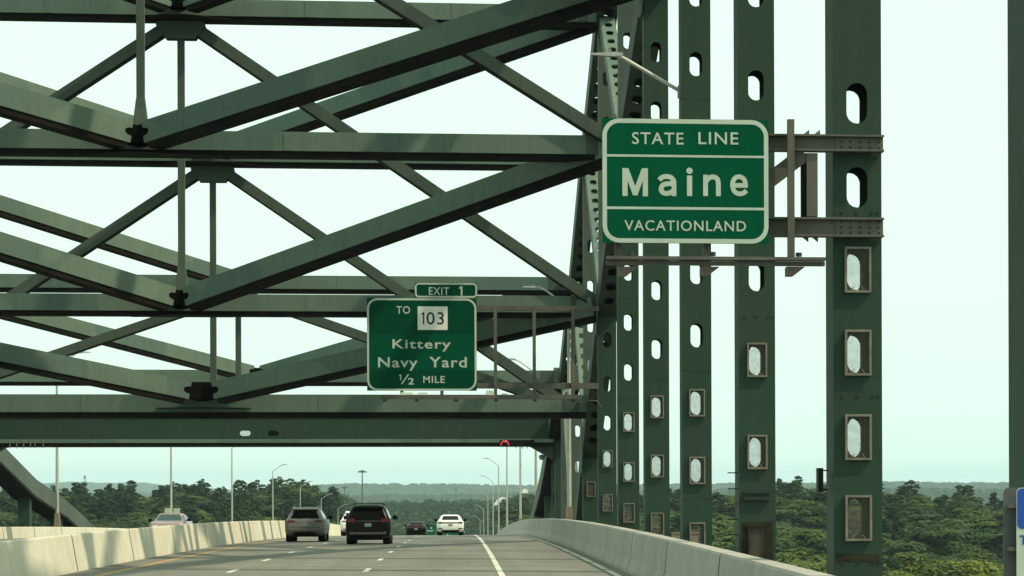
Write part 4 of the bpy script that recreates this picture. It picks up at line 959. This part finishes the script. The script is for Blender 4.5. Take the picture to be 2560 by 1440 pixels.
def front_detail(root, W, g, rear, side, body):
    rear('windshield', 1.08, 1.40, 0.66, 0.50, M['glass2'], 0.01, None, 6, 0.0, True)
    for s in (-1, 1):
        side('side_window', s, 1.08, 1.36, 1.0, 1.95, 1.35, 1.95, M['glass']); side('side_window', s, 1.08, 1.37, 2.05, 3.3, 2.05, 2.75, M['glass'])
        rear('headlight', 0.68, 0.80, 0.16, 0.14, M['signwhite'], 0.02, None, 3, s*0.6, True)
        mb = MB(); c = (s*0.24, 2.1, 1.46); mb.add([W(c[0] + a, c[1] + b, c[2] + d) for d in (0.0, 0.26) for a, b in ((-0.16, -0.1), (0.16, -0.1), (0.14, 0.1), (-0.14, 0.1))], [(0,3,2,1),(4,5,6,7),(0,1,5,4),(1,2,6,5),(2,3,7,6),(3,0,4,7)]); build('roof_box', mb, M['signwhite'], root)
    rear('grille', 0.45, 0.62, 0.5, 0.55, M['black'], 0.015, None, 3, 0.0, True)
grp = 'vehicles driving away on the near carriageway'
car('grey_suv', 'grey SUV driving away in the left lane', at(762, 1350, 126).x, 126, dict(levels=suv, L=4.85, hw=0.97, detail=suv_detail(), group=grp, tr=0.38, mz=1.12), M['cargrey'])
car('black_minivan', 'black minivan with roof rack, largest vehicle in the centre lane', at(920, 1355, 114.5).x, 114.5, dict(levels=van, L=5.05, hw=0.995, detail=van_detail, group=grp, mz=1.12, cat='minivan'), M['carblack'])
car('white_suv', 'white SUV mostly hidden behind the black minivan', at(886, 1340, 176).x, 176, dict(levels=suv, L=4.85, hw=0.97, detail=suv_detail(), group=grp, tr=0.38, mz=1.12), M['carwhite'])
car('dark_sedan', 'dark sedan far ahead left of the white sedan', at(1040, 1340, 240).x, 240, dict(levels=sed, L=4.78, hw=0.93, detail=sed_detail('tail'), group=grp, tr=0.33, mz=1.0), M['carblack'])
car('white_sedan', 'white sedan ahead with dark strip between its tail lights', at(1126, 1340, 178).x, 178, dict(levels=sed, L=4.78, hw=0.93, detail=sed_detail('black'), group=grp, tr=0.34, mz=1.0), M['carwhite'])
car('oncoming_sedan', 'pale maroon oncoming sedan with roof boxes behind the median wall', at(420, 1300, 139).x, 143, dict(levels=sed, L=4.78, hw=0.93, detail=front_detail, group='oncoming vehicles', tr=0.33, mz=1.02, mirrormat=M['black']), M['carpink'], -1)

# ------------------------------------------------------------------ trees
def leaf_mesh(name, P_, N_, size, mat):
    n = len(P_); nv = N_ / np.linalg.norm(N_, axis=1, keepdims=True)
    r = rng.normal(size=(n, 3)); a = np.cross(nv, r); a /= np.linalg.norm(a, axis=1, keepdims=True); b = np.cross(nv, a)
    s = (size * rng.uniform(0.6, 1.35, n))[:, None]; e = rng.uniform(0.55, 1.0, n)[:, None]
    V = np.stack([P_ - a*s - b*s*e*0.3, P_ - b*s*e, P_ + a*s + b*s*e*0.2, P_ + b*s*e], 1).reshape(-1, 3)
    me = bpy.data.meshes.new(name); me.vertices.add(4*n); me.vertices.foreach_set('co', V.ravel())
    me.loops.add(4*n); me.loops.foreach_set('vertex_index', np.arange(4*n)); me.polygons.add(n); me.polygons.foreach_set('loop_start', np.arange(0, 4*n, 4)); me.polygons.foreach_set('loop_total', np.full(n, 4))
    me.update(); me.materials.append(mat); return me
def blob_points(centres, radii, per, flat=1.0, mid=None):
    Ps, Ns = [], []; mid = None if mid is None else np.array(mid)
    for c, r in zip(centres, radii):
        d = rng.normal(size=(per, 3)); d /= np.linalg.norm(d, axis=1, keepdims=True); d[:, 2] = np.where(d[:, 2] < -0.35, -d[:, 2], d[:, 2])
        q = d * (r * rng.uniform(0.62, 1.08, per))[:, None]; q[:, 2] *= flat
        Ps.append(np.array(c) + q); cd = 0 if mid is None else 0.8 * (np.array(c) - mid) / (np.linalg.norm(np.array(c) - mid) + 1e-6)
        Ns.append(d + cd + rng.normal(size=(per, 3)) * 0.25 + np.array([0, 0, 0.30]))
    return np.concatenate(Ps), np.concatenate(Ns)
def broad_crown(k):
    n = 34; cs = []; rs = []
    ax, az = rng.uniform(4.6, 5.8), rng.uniform(4.6, 5.8)
    for i in range(n):
        d = rng.normal(size=3); d /= np.linalg.norm(d); d[2] = abs(d[2]) * 1.1 - 0.25; q = rng.uniform(0.55, 1.0)
        cs.append((d[0]*ax*q, d[1]*ax*q, 12.0 + d[2]*az*q)); rs.append(rng.uniform(1.3, 2.4))
    Pp, Nn = blob_points(cs, rs, 120, 0.55, (0, 0, 8.5)); return leaf_mesh('broad_crown', Pp, Nn, 0.31, M['leaf'])
def pine_crown(k):
    cs = []; rs = []; top = 19.0
    for h in np.arange(6.5, top, 1.15):
        t = (h - 6.5) / (top - 6.5); Rr = (4.6 * (1 - t) ** 0.5 * (0.55 + 0.45*math.sin(min(1, t*2.2 + 0.35)*1.57)) + 0.7) * rng.uniform(0.65, 1.2); m = max(2, int(6 - 3.5 * t)); a0 = rng.uniform(0, 6.28)
        for j in range(m):
            a = a0 + 6.283 * j / m + rng.uniform(-.35, .35); rr = Rr * rng.uniform(0.6, 1.1)
            for q in (0.45, 0.85): cs.append((math.cos(a)*rr*q, math.sin(a)*rr*q, h + rng.uniform(-.4, .4) + 0.25*rr*q)); rs.append(rng.uniform(0.85, 1.5) * (1.1 - 0.35*t))
    cs.append((0.4, 0, top - 0.2)); rs.append(1.0)
    Pp, Nn = blob_points(cs, rs, 44, 0.42); return leaf_mesh('pine_crown', Pp, Nn, 0.34, M['needle'])
def trunk_mesh(h, pine):
    mb = MB(); mb.tube([(0, 0, 0), (0.1, 0, h*0.4), (0, 0.1, h*0.75), (0.05, 0, h)], [0.32, 0.26, 0.16, 0.05], 7)
    for k in range(8):
        a = k*2.4; z = h*(0.42 + 0.06*k); l = (2.6 if pine else 3.0) * (1 - 0.07*k)
        mb.tube([(0, 0, z), (math.cos(a)*l*0.5, math.sin(a)*l*0.5, z + l*(0.1 if pine else 0.45)), (math.cos(a)*l, math.sin(a)*l, z + l*(0.25 if pine else 0.8))], [0.12, 0.08, 0.03], 5, False)
    me = bpy.data.meshes.new('trunk'); me.from_pydata([tuple(v) for v in mb.v], [], mb.f); me.materials.append(M['bark']); return me
broad = [broad_crown(k) for k in range(5)]; pine = [pine_crown(k) for k in range(5)]
tb, tp = trunk_mesh(13, False), trunk_mesh(18.6, True)
def tree(kind, X, Y, zb_, sx, sz, label, group):
    root = bpy.data.objects.new('pine_tree' if kind else 'broadleaf_tree', None); C.objects.link(root); root.location = (X, Y, zb_); root.rotation_euler = (0, 0, rng.uniform(0, 6.28)); root.scale = (sx, sx, sz)
    tag(root, label, 'tree', group)
    for nm, me in (('trunk', tp if kind else tb), ('crown', random.choice(pine if kind else broad))):
        o = bpy.data.objects.new(nm, me); C.objects.link(o); o.parent = root
def plant_bank(x0, x1, lat, rows, ppine, lab, grp_, kmax):
    cnt = [0, 0]
    for D in rows:
        xa, xb = at(x0, 1225, D).x, at(x1, 1225, D).x
        for X in np.arange(xa, xb, lat):
            X += rng.uniform(-.45, .45) * lat; Y = D + rng.uniform(-9, 9)
            xp = float(pix(X, Y, 50)[0])
            if abs(X) < 24: continue
            c, dn, df = canopy(X, Y)
            if Y < dn - 20: continue
            top = float(c) + rng.uniform(-4.5, 2.0); kind = 1 if rng.random() < ppine(D, xp) else 0
            if kind: top += rng.uniform(-1, 2.0)
            if cnt[kind] >= kmax[kind]: continue
            cnt[kind] += 1
            h = 19.4 if kind else 18.0; s = rng.uniform(0.85, 1.15); sz = s * rng.uniform(0.92, 1.12)
            gz = float(groundz(X, Y)) - 0.3
            if not kind: s *= rng.uniform(1.35, 1.95)
            where = 'on the skyline' if Y > df - 110 else ('at the front' if Y < dn + 130 else 'half way up')
            gap_ = next((t_ for q_, t_ in ((2215, 'right of the broad near hanger'), (1938, 'between the two nearest full hangers'), (1600, 'behind the closely spaced hangers'), (1250, 'beyond the right lamp poles'), (560, 'behind the left lamp poles'), (150, 'above the oncoming sedan and median'), (-999, 'behind the left arch rib')) if xp >= q_), '')
            tree(kind, X, Y, top - h*sz, s * rng.uniform(0.9, 1.15), sz, lab[kind].split(' in the')[0] + f' {where} in the wood, {gap_}', grp_[kind])
plant_bank(1255, 2640, 11.5, np.arange(400, 975, 42), lambda D, x: 0.85 if D > 830 else (0.35 if D > 640 else 0.10),
           ('green broadleaf tree in the wood right of the bridge', 'dark pine in the wood right of the bridge'), ('broadleaf trees right of the bridge', 'pines right of the bridge'), (300, 150))
plant_bank(1255, 2640, 8.5, (840, 885, 930), lambda D, x: 0.75,
           ('green broadleaf tree in the wood right of the bridge', 'dark pine in the wood right of the bridge'), ('broadleaf trees right of the bridge', 'pines right of the bridge'), (60, 120))
plant_bank(-60, 872, 6.8, np.arange(655, 1010, 27), lambda D, x: 0.80 if D > 700 else 0.5,
           ('green broadleaf tree in the wood left of the bridge', 'dark pine in the wood left of the bridge'), ('broadleaf trees left of the bridge', 'pines left of the bridge'), (120, 300))
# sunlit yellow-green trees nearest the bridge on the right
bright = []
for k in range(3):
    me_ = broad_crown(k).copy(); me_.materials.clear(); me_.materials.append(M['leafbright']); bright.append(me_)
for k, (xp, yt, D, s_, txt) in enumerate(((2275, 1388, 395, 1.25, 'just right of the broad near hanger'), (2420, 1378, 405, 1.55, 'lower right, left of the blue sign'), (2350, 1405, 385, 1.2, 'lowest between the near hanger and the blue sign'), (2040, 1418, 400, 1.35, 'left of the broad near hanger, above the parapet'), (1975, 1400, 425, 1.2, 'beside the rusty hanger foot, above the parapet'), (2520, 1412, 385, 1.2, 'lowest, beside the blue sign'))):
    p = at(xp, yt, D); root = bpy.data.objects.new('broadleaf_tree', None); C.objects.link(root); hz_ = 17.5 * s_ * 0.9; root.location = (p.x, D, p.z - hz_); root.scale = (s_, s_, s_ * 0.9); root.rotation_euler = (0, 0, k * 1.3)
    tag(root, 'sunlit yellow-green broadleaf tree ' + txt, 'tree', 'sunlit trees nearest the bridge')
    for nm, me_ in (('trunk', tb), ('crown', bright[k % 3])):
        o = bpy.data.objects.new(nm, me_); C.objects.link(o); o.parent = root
# the tall lone tree on the left skyline
# far wood in the middle distance that reads as one mass
Pp, Nn = [], []
for D in np.arange(1250, 2560, 34):
    xa, xb = at(830, 1225, D).x, at(1420, 1225, D).x
    for X in np.arange(xa, xb, 9.5):
        X += rng.uniform(-4, 4); Y = D + rng.uniform(-14, 14); c, dn, df = canopy(X, Y); z = float(c) + rng.uniform(-4, 2)
        cs = [(X + rng.uniform(-3, 3), Y + rng.uniform(-3, 3), z - 2 - rng.uniform(0, 5)) for _ in range(6)]
        a, b = blob_points(cs, rng.uniform(1.6, 3.0, 6), 16, 0.8); Pp.append(a); Nn.append(b)
me = leaf_mesh('far_wood', np.concatenate(Pp), np.concatenate(Nn), 0.75, M['leaf']); o = bpy.data.objects.new('far_wood', me); C.objects.link(o)
tag(o, 'hazy green wood filling the valley beyond the road crest', 'wood', kind='stuff')

# ------------------------------------------------------------------ haze
mb = MB(); mb.box((-12500, -1600, -24), (16000, 21000, 190))
m = bpy.data.materials.new('haze_air'); m.use_nodes = True; nt = m.node_tree; nt.nodes.clear()
out = nt.nodes.new('ShaderNodeOutputMaterial'); pv = nt.nodes.new('ShaderNodeVolumePrincipled'); pv.inputs['Color'].default_value = (0.66, 0.885, 1.0, 1); pv.inputs['Density'].default_value = 0.000046; pv.inputs['Anisotropy'].default_value = 0.0
nt.links.new(pv.outputs[0], out.inputs['Volume'])
hz = build('haze', mb, m, recenter=False); tag(hz, 'pale blue summer haze over the valley', 'haze', kind='stuff')
